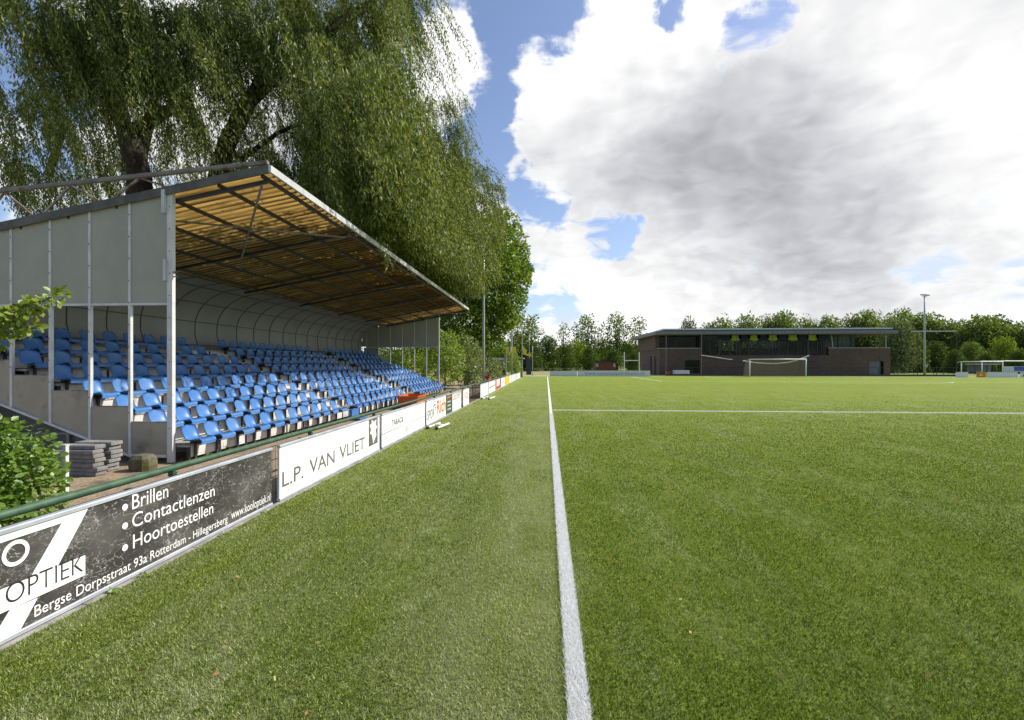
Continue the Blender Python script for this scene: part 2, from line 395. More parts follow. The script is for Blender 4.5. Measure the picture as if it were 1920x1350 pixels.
def turf_mat():
    m, t = new_mat('turf')
    tcn = t.n('ShaderNodeTexCoord')
    o = tcn.outputs['Object']
    sp = t.n('ShaderNodeSeparateXYZ'); t.l(o, sp.inputs[0])
    fine = t.noise(o, 85, 5, 0.75)
    mid = t.noise(o, 14, 5, 0.65)
    wide = t.noise(o, 0.9, 6, 0.6)
    c = t.mix(t.ramp(fine, 0.34, 0.66), (0.048, 0.080, 0.006), (0.285, 0.350, 0.058))
    # brushed, paler fibre patches
    st = t.n('ShaderNodeMapping'); st.inputs['Scale'].default_value = (1.6, 0.22, 1)
    t.l(o, st.inputs[0])
    brushed = t.noise(st.outputs[0], 1.3, 6, 0.62)
    pale = t.math('MULTIPLY', t.ramp(brushed, 0.46, 0.66), t.ramp(mid, 0.36, 0.62))
    side = t.ramp(sp.outputs[0], -1.3, 0.2, 0.55, 1.0)
    c = t.mix(t.math('MULTIPLY', pale, 0.55), c, (0.30, 0.32, 0.19))
    # worn, greyer run-off strip beside the touchline
    strip = t.math('MULTIPLY', t.ramp(sp.outputs[0], 0.22, -0.05), t.ramp(t.noise(st.outputs[0], 2.2, 5), 0.32, 0.62))
    c = t.mix(t.math('MULTIPLY', strip, 0.45), c, (0.27, 0.29, 0.16))
    c = t.mix(t.ramp(wide, 0.42, 0.70, 0, 0.35), c, (0.085, 0.135, 0.010))
    # mown bands across the far half
    band = t.n('ShaderNodeMapping'); band.inputs['Scale'].default_value = (0.02, 0.30, 1)
    t.l(o, band.inputs[0])
    bands = t.ramp(t.noise(band.outputs[0], 1.0, 4, 0.6), 0.4, 0.62)
    far = t.ramp(sp.outputs[1], 12, 58)
    c = t.mix(t.math('MULTIPLY', far, t.ramp(bands, 0, 1, 0.25, 0.85)), c, (0.220, 0.280, 0.034))
    b = t.n('ShaderNodeBsdfPrincipled')
    t.l(c, b.inputs['Base Color'])
    b.inputs['Roughness'].default_value = 0.75
    b.inputs['Specular IOR Level'].default_value = 0.04
    bn = t.n('ShaderNodeBump'); bn.inputs['Strength'].default_value = 0.9; bn.inputs['Distance'].default_value = 0.02
    t.l(t.math('ADD', fine, t.math('MULTIPLY', mid, 0.5)), bn.inputs['Height'])
    t.l(bn.outputs[0], b.inputs['Normal'])
    out = t.n('ShaderNodeOutputMaterial'); t.l(b.outputs[0], out.inputs[0])
    return m
M['turf'] = turf_mat()

def crackle_mat():
    """black print whose film has cracked and worn to grey"""
    m, t = new_mat('board_black')
    tcn = t.n('ShaderNodeTexCoord')
    mp = t.n('ShaderNodeMapping'); mp.inputs['Scale'].default_value = (1, 1, 1.7)
    t.l(tcn.outputs['Object'], mp.inputs[0])
    o = mp.outputs[0]
    wv = t.vmath('ADD', o, t.vmath('MULTIPLY', t.noise(o, 9, 4, 0.6, color=True), (0.12, 0.12, 0.12)))
    def cracks(sc, wd):
        v = t.n('ShaderNodeTexVoronoi', feature='DISTANCE_TO_EDGE'); v.inputs['Scale'].default_value = sc
        t.l(wv, v.inputs['Vector'])
        return t.ramp(v.outputs['Distance'], 0.0, wd, 1.0, 0.0)
    patch = t.ramp(t.noise(o, 3.0, 5, 0.6), 0.34, 0.52)
    br = t.ramp(t.noise(o, 26, 3, 0.6), 0.42, 0.58)
    c1 = t.math('MULTIPLY', cracks(10, 0.022), t.math('MULTIPLY', patch, br))
    c2 = t.math('MULTIPLY', cracks(24, 0.045), t.math('MULTIPLY', t.ramp(t.noise(o, 2.3, 5), 0.46, 0.62), br))
    k = t.math('MAXIMUM', c1, c2)
    base = t.mix(t.ramp(t.noise(o, 1.7, 7, 0.65), 0.35, 0.75), (0.028, 0.026, 0.024), (0.11, 0.105, 0.095))
    base = t.mix(t.ramp(t.noise(o, 55, 5, 0.7), 0.55, 0.8, 0, 0.5), base, (0.22, 0.21, 0.19))
    c = t.mix(t.math('MULTIPLY', k, 0.85), base, (0.62, 0.60, 0.56))
    b = t.n('ShaderNodeBsdfPrincipled'); t.l(c, b.inputs['Base Color']); b.inputs['Roughness'].default_value = 0.5
    bn = t.n('ShaderNodeBump'); bn.inputs['Strength'].default_value = 0.3; bn.inputs['Distance'].default_value = 0.004
    t.l(k, bn.inputs['Height']); t.l(bn.outputs[0], b.inputs['Normal'])
    out = t.n('ShaderNodeOutputMaterial'); t.l(b.outputs[0], out.inputs[0])
    return m
M['board_black'] = crackle_mat()

def roof_sheet_mat():
    """aged amber plastic sheet that lets sunlight through"""
    m, t = new_mat('roof_sheet')
    tcn = t.n('ShaderNodeTexCoord')
    o = tcn.outputs['Object']
    mp = t.n('ShaderNodeMapping'); mp.inputs['Scale'].default_value = (0.6, 9.0, 0.6)
    t.l(o, mp.inputs[0])
    streak = t.noise(mp.outputs[0], 1.6, 5, 0.65)
    c = t.mix(t.ramp(streak, 0.35, 0.66), (0.76, 0.49, 0.13), (0.34, 0.20, 0.05))
    sp = t.n('ShaderNodeSeparateXYZ'); t.l(o, sp.inputs[0])
    wv = t.math('COSINE', t.math('MULTIPLY', t.math('ADD', sp.outputs[1], 7.5), 2 * math.pi / 0.177))
    troughs = t.math('MULTIPLY', t.ramp(wv, 0.05, -0.75), t.ramp(t.noise(mp.outputs[0], 0.9, 6, 0.6), 0.30, 0.62, 0.35, 1.0))  # sheet colour darkened unevenly along the wave troughs
    c = t.mix(t.math('MULTIPLY', troughs, 0.96), c, (0.07, 0.045, 0.018))
    spots = t.ramp(t.noise(o, 6, 6, 0.7), 0.58, 0.70)
    c = t.mix(t.math('MULTIPLY', spots, 0.7), c, (0.10, 0.07, 0.03))
    d = t.n('ShaderNodeBsdfDiffuse')
    dm = t.n('ShaderNodeVectorMath', operation='MULTIPLY'); t.l(c, dm.inputs[0]); dm.inputs[1].default_value = (0.26, 0.26, 0.32)
    t.l(dm.outputs[0], d.inputs[0])
    tr = t.n('ShaderNodeBsdfTranslucent'); t.l(c, tr.inputs[0])
    mx = t.n('ShaderNodeMixShader'); mx.inputs[0].default_value = 0.52
    t.l(d.outputs[0], mx.inputs[1]); t.l(tr.outputs[0], mx.inputs[2])
    out = t.n('ShaderNodeOutputMaterial'); t.l(mx.outputs[0], out.inputs[0])
    return m
M['roof_sheet'] = roof_sheet_mat()

def net_mat(name, col, open_, scale):
    """knotted cord net: cords from two crossed wave lines, the openings clear"""
    m, t = new_mat(name)
    tcn = t.n('ShaderNodeTexCoord')
    sp = t.n('ShaderNodeSeparateXYZ'); t.l(tcn.outputs['Object'], sp.inputs[0])
    a = t.math('PINGPONG', t.math('MULTIPLY', t.math('ADD', sp.outputs[0], sp.outputs[1]), scale), 0.5)
    c = t.math('PINGPONG', t.math('MULTIPLY', sp.outputs[2], scale), 0.5)
    k = t.math('LESS_THAN', t.math('MINIMUM', a, c), (1 - open_) * 0.25)
    b = t.n('ShaderNodeBsdfDiffuse'); b.inputs[0].default_value = (*col, 1)
    tr = t.n('ShaderNodeBsdfTransparent')
    mx = t.n('ShaderNodeMixShader'); t.l(k, mx.inputs[0])
    t.l(tr.outputs[0], mx.inputs[1]); t.l(b.outputs[0], mx.inputs[2])
    out = t.n('ShaderNodeOutputMaterial'); t.l(mx.outputs[0], out.inputs[0])
    return m
M['goal_net'] = net_mat('goal_net', (0.34, 0.27, 0.23), 0.55, 8.0)
M['catch_net'] = net_mat('catch_net', (0.03, 0.032, 0.03), 0.92, 9.0)

# ------------------------------------------------------------------ object helpers
def tag(o, label=None, cat=None, group=None, kind=None):
    if label: o['label'] = label
    if cat: o['category'] = cat
    if group: o['group'] = group
    if kind: o['kind'] = kind
    return o

def woff(o):
    v = Vector((0, 0, 0))
    while o is not None:
        v += o.location
        o = o.parent
    return v

def empty(name, loc, label, cat, group=None):
    o = bpy.data.objects.new(name, None)
    o.empty_display_size = 0.2
    COL.objects.link(o)
    o.location = loc
    return tag(o, label, cat, group)

def link_mesh(name, me, mat, parent=None, loc=None):
    o = bpy.data.objects.new(name, me)
    COL.objects.link(o)
    if mat is not None and len(me.materials) == 0:
        me.materials.append(mat)
    if loc is not None: o.location = loc
    if parent is not None: o.parent = parent
    return o

def copy_tree(o, parent=None):
    c = o.copy()
    COL.objects.link(c)
    c.parent = parent
    for ch in o.children:
        copy_tree(ch, c)
    return c

class MB:
    def __init__(s):
        s.v, s.f = [], []
    def face(s, pts):
        i = len(s.v); s.v += [tuple(p) for p in pts]; s.f.append(tuple(range(i, i + len(pts))))
    def solid(s, pts, faces):
        i = len(s.v); s.v += [tuple(p) for p in pts]
        s.f += [tuple(i + k for k in f) for f in faces]
    def box(s, x0, x1, y0, y1, z0, z1):
        s.solid([(x, y, z) for z in (z0, z1) for (x, y) in ((x0, y0), (x1, y0), (x1, y1), (x0, y1))],
                [(3, 2, 1, 0), (4, 5, 6, 7), (0, 1, 5, 4), (1, 2, 6, 5), (2, 3, 7, 6), (3, 0, 4, 7)])
        return s
    def bar(s, p, q, a, b=None, up=(0, 0, 1)):
        p, q = Vector(p), Vector(q); b = b or a
        d = (q - p).normalized(); up = Vector(up)
        if abs(d.dot(up)) > 0.98: up = Vector((0, 1, 0))
        x = d.cross(up).normalized() * a / 2; y = x.normalized().cross(d).normalized() * b / 2
        s.solid([p - x - y, p + x - y, p + x + y, p - x + y, q - x - y, q + x - y, q + x + y, q - x + y],
                [(3, 2, 1, 0), (4, 5, 6, 7), (0, 1, 5, 4), (1, 2, 6, 5), (2, 3, 7, 6), (3, 0, 4, 7)])
        return s
    def prism(s, poly, ax, lo, hi):
        """poly of 2D points extruded along axis ax from lo to hi"""
        def P3(a, b, k):
            return {'x': (k, a, b), 'y': (a, k, b), 'z': (a, b, k)}[ax]
        n = len(poly); i = len(s.v)
        s.v += [P3(a, b, lo) for a, b in poly] + [P3(a, b, hi) for a, b in poly]
        s.f.append(tuple(i + k for k in range(n)))
        s.f.append(tuple(i + n + k for k in reversed(range(n))))
        for k in range(n):
            k2 = (k + 1) % n
            s.f.append((i + k, i + n + k, i + n + k2, i + k2))
        return s
    def tube(s, pts, rad, n=8, cap=True):
        pts = [Vector(p) for p in pts]
        rads = rad if isinstance(rad, (list, tuple)) else [rad] * len(pts)
        i = len(s.v)
        prev = None
        for k, p in enumerate(pts):
            d = (pts[min(k + 1, len(pts) - 1)] - pts[max(k - 1, 0)]).normalized()
            if prev is None:
                up = Vector((0, 0, 1)) if abs(d.z) < 0.95 else Vector((1, 0, 0))
                x = d.cross(up).normalized()
            else:
                x = (prev - d * prev.dot(d)).normalized()
            prev = x
            y = d.cross(x)
            for j in range(n):
                a = 2 * math.pi * j / n
                s.v.append(tuple(p + (x * math.cos(a) + y * math.sin(a)) * rads[k]))
        for k in range(len(pts) - 1):
            for j in range(n):
                a, b = i + k * n + j, i + k * n + (j + 1) % n
                s.f.append((a, b, b + n, a + n))
        if cap:
            s.f.append(tuple(i + j for j in reversed(range(n))))
            e = i + (len(pts) - 1) * n
            s.f.append(tuple(e + j for j in range(n)))
        return s
    def build(s, name, mat, parent=None, origin=None, smooth=False):
        off = woff(parent) if parent is not None else Vector(origin or (0, 0, 0))
        me = bpy.data.meshes.new(name)
        me.from_pydata([(a - off.x, b - off.y, c - off.z) for a, b, c in s.v], [], s.f)
        if smooth: me.shade_smooth()
        me.update()
        return link_mesh(name, me, mat, parent, None if parent is not None else off)

def np_mesh(name, V, n):
    """V: (faces*n, 3) array, every n rows one face"""
    me = bpy.data.meshes.new(name)
    nf = len(V) // n
    me.vertices.add(len(V))
    me.vertices.foreach_set('co', np.ascontiguousarray(V, dtype=np.float32).ravel())
    me.loops.add(len(V))
    me.loops.foreach_set('vertex_index', np.arange(len(V), dtype=np.int32))
    me.polygons.add(nf)
    me.polygons.foreach_set('loop_start', np.arange(0, nf * n, n, dtype=np.int32))
    me.polygons.foreach_set('loop_total', np.full(nf, n, dtype=np.int32))
    me.update(calc_edges=True)
    return me

def unit(a):
    return a / np.maximum(np.linalg.norm(a, axis=-1, keepdims=True), 1e-9)

def leaf_quads(pos, along, size, width=0.45, fold=None):
    """one kite-shaped leaf at every pos, pointing along `along`"""
    n = len(pos)
    a = unit(along)
    r = unit(rng.normal(size=(n, 3)))
    sd = unit(np.cross(a, r))
    size = np.broadcast_to(np.asarray(size, dtype=float), (n,))[:, None]
    p0 = pos
    p1 = pos + a * size * 0.45 + sd * size * width * 0.5
    p2 = pos + a * size
    p3 = pos + a * size * 0.45 - sd * size * width * 0.5
    return np.stack([p0, p1, p2, p3], axis=1).reshape(-1, 3)

def text_mesh(body, bold=0.0):
    c = bpy.data.curves.new('lettering', 'FONT')
    c.body = body; c.size = 1.0; c.offset = bold; c.resolution_u = 4
    o = bpy.data.objects.new('lettering', c)
    me = bpy.data.meshes.new_from_object(o)
    bpy.data.objects.remove(o); bpy.data.curves.remove(c)
    co = np.zeros(len(me.vertices) * 3, dtype=np.float32)
    me.vertices.foreach_get('co', co)
    return me, co.reshape(-1, 3)
_m, _c = text_mesh('H'); CAP = float(_c[:, 1].max()); bpy.data.meshes.remove(_m)

def letter(body, y0, y1, z0, z1, X, mat, parent, bold=0.0, face='x', thick=0.003, name='lettering'):
    """words fitted to a rectangle of a board: cap height z0..z1, reading along y (face x) or x (face y)"""
    me, co = text_mesh(body, bold)
    w0, w1 = co[:, 0].min(), co[:, 0].max()
    s = (y1 - y0) / (w1 - w0)
    a = y0 + (co[:, 0] - w0) * s
    b = z0 + co[:, 1] * (z1 - z0) / CAP
    off = woff(parent)
    if face == 'x': out = np.stack([np.full_like(a, X - off.x), a - off.y, b - off.z], 1)
    else: out = np.stack([a - off.x, np.full_like(a, X - off.y), b - off.z], 1)
    me.vertices.foreach_set('co', out.astype(np.float32).ravel())
    me.update()
    me.name = name
    me.materials.clear(); me.materials.append(mat)
    o = link_mesh(name, me, mat, parent)
    return o

# ------------------------------------------------------------------ the ground
def sheet(name, x0, x1, y0, y1, z, mat, kind='structure'):
    o = MB(); o.face([(x0, y0, z), (x1, y0, z), (x1, y1, z), (x0, y1, z)])
    return tag(o.build(name, mat), kind=kind)
sheet('ground', -700, 900, -300, 1500, -0.030, M['field_grass'])
sheet('dry_field', -60, 21, 70, 175, -0.018, M['dry_grass'])
sheet('gravel_path', -30, -3.02, -12, 46, -0.012, M['gravel'])
sheet('paved_path', -9, 2.2, 64.6, 70, -0.010, M['path_grey'])
sheet('football_pitch', -3.036, 70, -14, 64.4, 0.0, M['turf'])
kb = MB()
y = -3.0
while y < 60:
    kb.box(-3.090, -3.036, y, y + 0.99, -0.05, 0.010); y += 1.0
tag(kb.build('kerb', M['concrete']), kind='structure')

TL = 0.150          # touchline centre
GL = 62.6           # goal line
HL = 16.85          # halfway line
GX = 29.0           # goal centre
LW = 0.096
ln = MB()
def stripe(x0, x1, y0, y1): ln.face([(x0, y0, 0.004), (x1, y0, 0.004), (x1, y1, 0.004), (x0, y1, 0.004)])
ln_t = MB(); ln_t.face([(TL - LW / 2, -8, 0.004), (TL + LW / 2, -8, 0.004), (TL + LW / 2, GL, 0.004), (TL - LW / 2, GL, 0.004)])
touchline = tag(ln_t.build('touchline', M['line_paint']), kind='structure')
h_ = MB(); h_.face([(TL + LW / 2, HL - .05, .004), (62, HL - .05, .004), (62, HL + .05, .004), (TL + LW / 2, HL + .05, .004)])
tag(h_.build('halfway_line', M['line_paint']), kind='structure')
stripe(TL + LW / 2, 58, GL - .12, GL)
PB = 18.3
stripe(GX - PB, GX - PB + .12, GL - 16.5, GL - .12); stripe(GX + PB - .12, GX + PB, GL - 16.5, GL - .12)
stripe(GX - PB + .12, GX + PB - .12, GL - 16.5, GL - 16.38)
stripe(GX - 9.16, GX - 9.04, GL - 5.5, GL - .12); stripe(GX + 9.04, GX + 9.16, GL - 5.5, GL - .12)
stripe(GX - 9.04, GX + 9.04, GL - 5.5, GL - 5.38)
def arc(cx, cy, r, a0, a1, n=40):
    for i in range(n):
        a, b = R(a0 + (a1 - a0) * i / n), R(a0 + (a1 - a0) * (i + 1) / n)
        ln.face([(cx + rr * math.cos(t), cy + rr * math.sin(t), 0.004) for rr, t in ((r, a), (r, b), (r + .12, b), (r + .12, a))][::-1])
arc(GX, GL - 11, 9.15, 180 + 36.9, 360 - 36.9)
arc(GX, HL + 0.0, 9.15, 0, 360, 90)
tag(ln.build('penalty_area_line', M['line_paint']), kind='structure')

# turf fibres standing near the camera, thinning with distance
def blades(n, dlo, dhi, power, xlim=None):
    d = dlo + (dhi - dlo) * rng.beta(1.0, power, n)
    lat = (rng.random(n) * 2 - 1) * d * 1.12
    x = lat * COS - d * SIN
    y = lat * SIN + d * COS
    return x, y, d
def blade_mesh(x, y, d, hgt, wid):
    n = len(x)
    base = np.stack([x, y, np.full(n, 0.002)], 1)
    az = rng.random(n) * 2 * np.pi
    sd = np.stack([np.cos(az), np.sin(az), np.zeros(n)], 1)
    lean = rng.normal(size=(n, 3)) * np.array([0.42, 0.42, 0])
    h = (hgt * (0.5 + 0.8 * rng.random(n)))[:, None]
    w_ = (wid * (0.7 + 0.6 * rng.random(n)) * np.maximum(1, d / 3.2))[:, None]
    tip = base + (np.array([0, 0, 1.0]) + lean) * h
    return np.stack([base - sd * w_ / 2, base + sd * w_ / 2, tip], 1).reshape(-1, 3)
x, y, d = blades(620000, 1.75, 34.0, 6.0)
on_line = (np.abs(x - TL) < LW / 2 + rng.normal(size=len(x)) * 0.006) | ((np.abs(y - HL + .15) < .25) & (x > TL))
keep = (x > -3.03) & ~on_line
tag(link_mesh('turf_fibres', np_mesh('turf_fibres', blade_mesh(x[keep], y[keep], d[keep], 0.017, 0.0050), 3), M['blade']), kind='stuff')
nl = 60000
yl = 1.6 + 14 * rng.random(nl) ** 1.8
xl = TL + (rng.random(nl) - .5) * (LW + .012)
nh = 40000
xh = TL + .05 + 61 * rng.random(nh) ** 1.3; yh = HL + (rng.random(nh) - .5) * .11
xl = np.concatenate([xl, xh]); yl = np.concatenate([yl, yh])
lf = link_mesh('line_fibres', np_mesh('line_fibres', blade_mesh(xl, yl, yl, 0.020, 0.0042), 3), M['blade_white'])
tag(lf, kind='stuff')

# ------------------------------------------------------------------ grandstand
Y0, Y1 = 7.47, 27.1
XP = [-6.1 - 0.70 * i for i in range(7)]
XT, ZT = -4.42, 4.69
XB = -10.6
def roof_z(x): return ZT - 0.178 * (XT - x)
STEP_D, STEP_H, T0 = 0.575, 0.25, 0.27
def seat_x(r): return -5.95 - STEP_D * r
def step_x(r): return -5.87 - STEP_D * r
def step_z(r): return T0 + STEP_H * r
YA, YB = Y0 + 0.10, Y1 + 0.05

stand = empty('grandstand', (-8, 7.5, 0), 'covered grandstand with amber corrugated roof, grey end panels and stepped rows', 'grandstand')
# roof sheet: corrugated plastic, waves across the length
xs = [XT + 0.01, -5.25, -6.1, -6.95, -7.8, -8.65, -9.15]
pitch = 0.177
ny = int((Y1 - Y0 + 0.1) / pitch * 6)
rv, rf = [], []
for j in range(ny + 1):
    yy = Y0 - 0.05 + (Y1 - Y0 + 0.1) * j / ny
    wz = 0.024 * math.cos(2 * math.pi * yy / pitch)
    for i, xx in enumerate(xs):
        rv.append((xx, yy, roof_z(xx) + 0.03 + wz))
for j in range(ny):
    for i in range(len(xs) - 1):
        a = j * len(xs) + i
        rf.append((a, a + 1, a + 1 + len(xs), a + len(xs)))
mb = MB(); mb.v, mb.f = rv, rf
roof = mb.build('roof', M['roof_sheet'], stand, smooth=True)
for ye in (Y0 - .058, Y1 + .058):
    m = MB(); m.bar((XT, ye, roof_z(XT) + .012), (-9.15, ye, roof_z(-9.15) + .012), .012, .11)
    m.build('edge_flashing', M['edge_dark'], stand)
# front gutter strip
g = MB()
g.prism([(XT - .0, ZT - .03), (XT + .045, ZT - .03), (XT + .045, ZT + .08), (XT - .0, ZT + .08)], 'y', Y0 - .06, Y1 + .06)
g.build('fascia', M['gutter_white'], stand)
for xx in (-4.55, -5.28, -6.18, -7.03, -7.88, -8.73):
    p = MB(); p.bar((xx, Y0 - .02, roof_z(xx) - .045), (xx, Y1 + .02, roof_z(xx) - .03), 0.04, 0.06)
    p.build('purlin', M['dark_steel'], stand)
NF = 7
FR = [Y0 + (Y1 - Y0) * k / (NF - 1) for k in range(NF)]
for k, yy in enumerate(FR):
    yr = yy + (.09 if k == 0 else -.09 if k == NF - 1 else 0)
    p = MB(); p.bar((-4.5, yr, roof_z(-4.5) - .10), (-9.1, yr, roof_z(-9.1) - .10), 0.035, 0.06)
    p.build('rafter', M['dark_steel'], stand)
    ch = MB()
    zc = lambda x: 4.84 - 0.072 * (-4.46 - x)
    ch.tube([(-4.46, yy, zc(-4.46)), (-10.6, yy, zc(-10.6))], 0.042, 8)
    tr = ch.build('roof_truss', M['truss_steel'], stand)
    dg = MB()
    tops = [-6.64 - 1.2 * i for i in range(4)]
    for i, xt in enumerate(tops):
        dg.bar((xt, yy, zc(xt) - .03), (xt + .58, yy, roof_z(xt + .58) + .05), .028)
        dg.bar((xt, yy, zc(xt) - .03), (xt - .58, yy, roof_z(xt - .58) + .05), .028)
    dg.build('diagonal', M['rust_steel'], tr)
    eb = MB(); eb.bar((XT, yy, roof_z(XT) + .075), (-10.5, yy, roof_z(-10.5) + .075), .07, .07)
    eb.build('lower_chord', M['edge_dark'], tr)
# wind braces under the first and last bay
for (ya, yb) in ((FR[0], FR[1]), (FR[-1], FR[-2])):
    for (xa, xb) in ((-4.6, -7.05), (-7.05, -4.6)):
        p = MB(); p.bar((xa, ya + (.06 if yb > ya else -.06), roof_z(xa) - .16), (xb, yb, roof_z(xb) - .16), .035, .03)
        p.build('wind_brace', M['truss_steel'], stand)
# curved back wall
prof = []
for i in range(13):
    t = i / 12 * math.pi / 2
    prof.append((-9.1 - 1.5 * math.sin(t), 2.75 + (roof_z(-9.1) - 2.75) * math.cos(t)))
prof += [(-10.6, 2.5), (-10.52, 2.2), (-10.38, 1.95), (-10.3, 1.6)]
pv, pf = [], []
for yy in (Y0, Y1):
    for (a, b) in prof: pv.append((a, yy, b))
    for (a, b) in prof: pv.append((a - .05, yy, b + .04))
n = len(prof)
for i in range(n - 1):
    pf.append((i, i + 1, 2 * n + i + 1, 2 * n + i))
    pf.append((n + i, 3 * n + i, 3 * n + i + 1, n + i + 1))
mb = MB(); mb.v, mb.f = pv, pf
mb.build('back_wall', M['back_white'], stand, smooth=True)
bt = MB()
yy = Y0 + .55
while yy < Y1:
    for i in range(n - 1):
        bt.bar((prof[i][0] + .008, yy, prof[i][1] - .004), (prof[i + 1][0] + .008, yy, prof[i + 1][1] - .004), .018, .016)
    yy += 0.98
for i in (3, 7, 11, 14):
    bt.bar((prof[i][0] + .022, Y0, prof[i][1] - .012), (prof[i][0] + .022, Y1, prof[i][1] - .012), .02, .018)
bt.build('batten', M['batten'], stand)
# end panels (wind screens) and their posts
def end_wall(yy, side):
    zb = 2.60
    for i in range(len(XP) - 1):
        a, b = XP[i + 1] + .021, XP[i] - (.046 if i == 0 else .021)
        a2 = -10.62 if i == 5 else a
        xsn = [a2 + (b - a2) * k / 8 for k in range(9)]
        def top_z(x, yy=yy):
            return roof_z(x) - .005 if x > -9.1 else 2.75 + 1.112 * math.sqrt(max(0.0, 1 - ((x + 9.1) / 1.5) ** 2))
        poly = [(a2, zb), (b, zb)] + [(x, top_z(x)) for x in reversed(xsn)]
        m = MB(); m.prism(poly, 'y', yy - .015, yy + .015)
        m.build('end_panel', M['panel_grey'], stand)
    m = MB(); m.box(XP[-1], XP[0], yy - .03, yy + .03, zb - .035, zb)
    m.build('panel_rail', M['post_paint'], stand)
    tops = [0.652 + .2535 * i for i in range(7)]
    for i, xx in enumerate(XP):
        w_ = 0.045 if i == 0 else 0.020
        bot = 0.13 if i <= 1 else 0.13 + (0.2535) * (i - 1)
        m = MB(); m.box(xx - w_, xx + w_, yy - (.035 if i == 0 else .028), yy + (.035 if i == 0 else .022), 0.0 if i == 0 else bot - .03, roof_z(xx) + (.02 if i == 0 else -.02))
        m.build('post', M['post_paint'], stand)
    for i in range(6):
        a, b = XP[i + 1] + .021, XP[i] - (.046 if i == 0 else .021)
        z0a = .13 + (.2535 * i)
        z0b = .13 + (.2535 * (i - 1) if i > 0 else 0)
        m = MB(); m.prism([(a, z0a), (b, z0b), (b, tops[i]), (a, tops[i])], 'y', yy - .012, yy + .012)
        m.build('skirt_panel', M['skirt_grey'], stand)
        m = MB(); m.box(a, b, yy - .016, yy + .016, tops[i] + .0005, tops[i] + .012)
        m.build('skirt_cap', M['rusty_cap'], stand)
    m = MB()
    for i in range(1, 6):
        m.bar((XP[i], yy - .03, .13 + .2535 * (i - 1) - .02), (XP[i + 1], yy - .03, .13 + .2535 * i - .02), .04, .03)
    m.box(XP[1], XP[0] - .056, yy - .045, yy - .013, .085, .13)
    m.build('skirt_rail', M['post_paint'], stand)
    m = MB()
    for i, xx in enumerate(XP):
        z = .55 + .25 * i
        while z < roof_z(xx) - .15:
            m.box(xx - .007, xx + .007, yy + side * .035 - (.006 if side < 0 else -.0), yy + side * .035 + (.0 if side < 0 else .006), z, z + .014); z += .36
    m.build('bolt', M['dark_steel'], stand)
end_wall(Y0, -1)
end_wall(Y1, 1)
m = MB(); m.box(-10.45, -9.62, Y1 - .012, Y1 + .012, 1.2, 2.563); m.build('end_panel', M['panel_grey'], stand)
m = MB(); m.box(-6.18, -6.147, Y0 - .08, Y0 - .036, 2.95, 3.30).box(-6.20, -6.147, Y0 - .09, Y0 - .036, 4.05, 4.42)
m.build('cable_box', M['gutter_white'], stand)
m = MB(); m.box(-6.054, -5.99, Y0 - .025, Y0 + .0, 3.02, 3.035).box(-6.054, -5.99, Y0 - .025, Y0 + .0, 3.09, 3.105)
m.build('bracket', M['dark_steel'], stand)
# wall below the steps, dark recess
m = MB(); m.box(-10.44, -10.33, Y0 + .02, Y1 - .02, 0, 1.75); m.build('rear_wall', M['under_grey'], stand)
m = MB(); m.prism([(-10.4, 0.0), (-6.3, 0.0), (-6.3, .12), (-6.85, .12), (-10.4, 1.55)], 'y', Y0 + .9, Y0 + .96)
m.build('understand_wall', M['under_grey'], stand)
m = MB()
for xx in (-7.6, -8.8): m.box(xx - .03, xx + .03, Y0 + .84, Y0 + .898, 0, 1.0)
m.box(-9.9, -6.4, Y0 + .85, Y0 + .898, .30, .34)
m.build('understand_frame', M['panel_grey'], stand)
# stepped rows: white risers, dark studs, plank treads
for r in range(8):
    xf = step_x(r)
    zl = 0.05 if r == 0 else step_z(r - 1)
    m = MB(); st = MB()
    yy = YA
    while yy < YB - .1:
        ye = min(yy + .75, YB)
        m.box(xf - .03, xf, yy + .025, ye - .025, zl + .012, step_z(r) - .035)
        m.box(xf - .012, xf + .006, yy + .09, ye - .09, zl + .05, step_z(r) - .075)
        st.box(xf - .035, xf + .012, yy - .02, yy + .02, zl if r else -.02, step_z(r) - .034)
        yy += .75
    m.build('riser', M['riser_white'], stand)
    st.build('riser_frame', M['dark_steel'], stand)
    m = MB(); m.box(step_x(r + 1) + .012 if r < 7 else -10.3, xf + .015, YA - .03, YB, step_z(r) - .033, step_z(r))
    m.build('tread', M['tread_wood'], stand)
AISLES = (13.72, 20.5)
for ya in AISLES:
    for r in range(1, 8):
        m = MB(); m.box(step_x(r) + .016, step_x(r) + .28, ya - .26, ya + .26, step_z(r - 1) + .001, step_z(r - 1) + .125)
        m.build('aisle_step', M['riser_white'], stand)

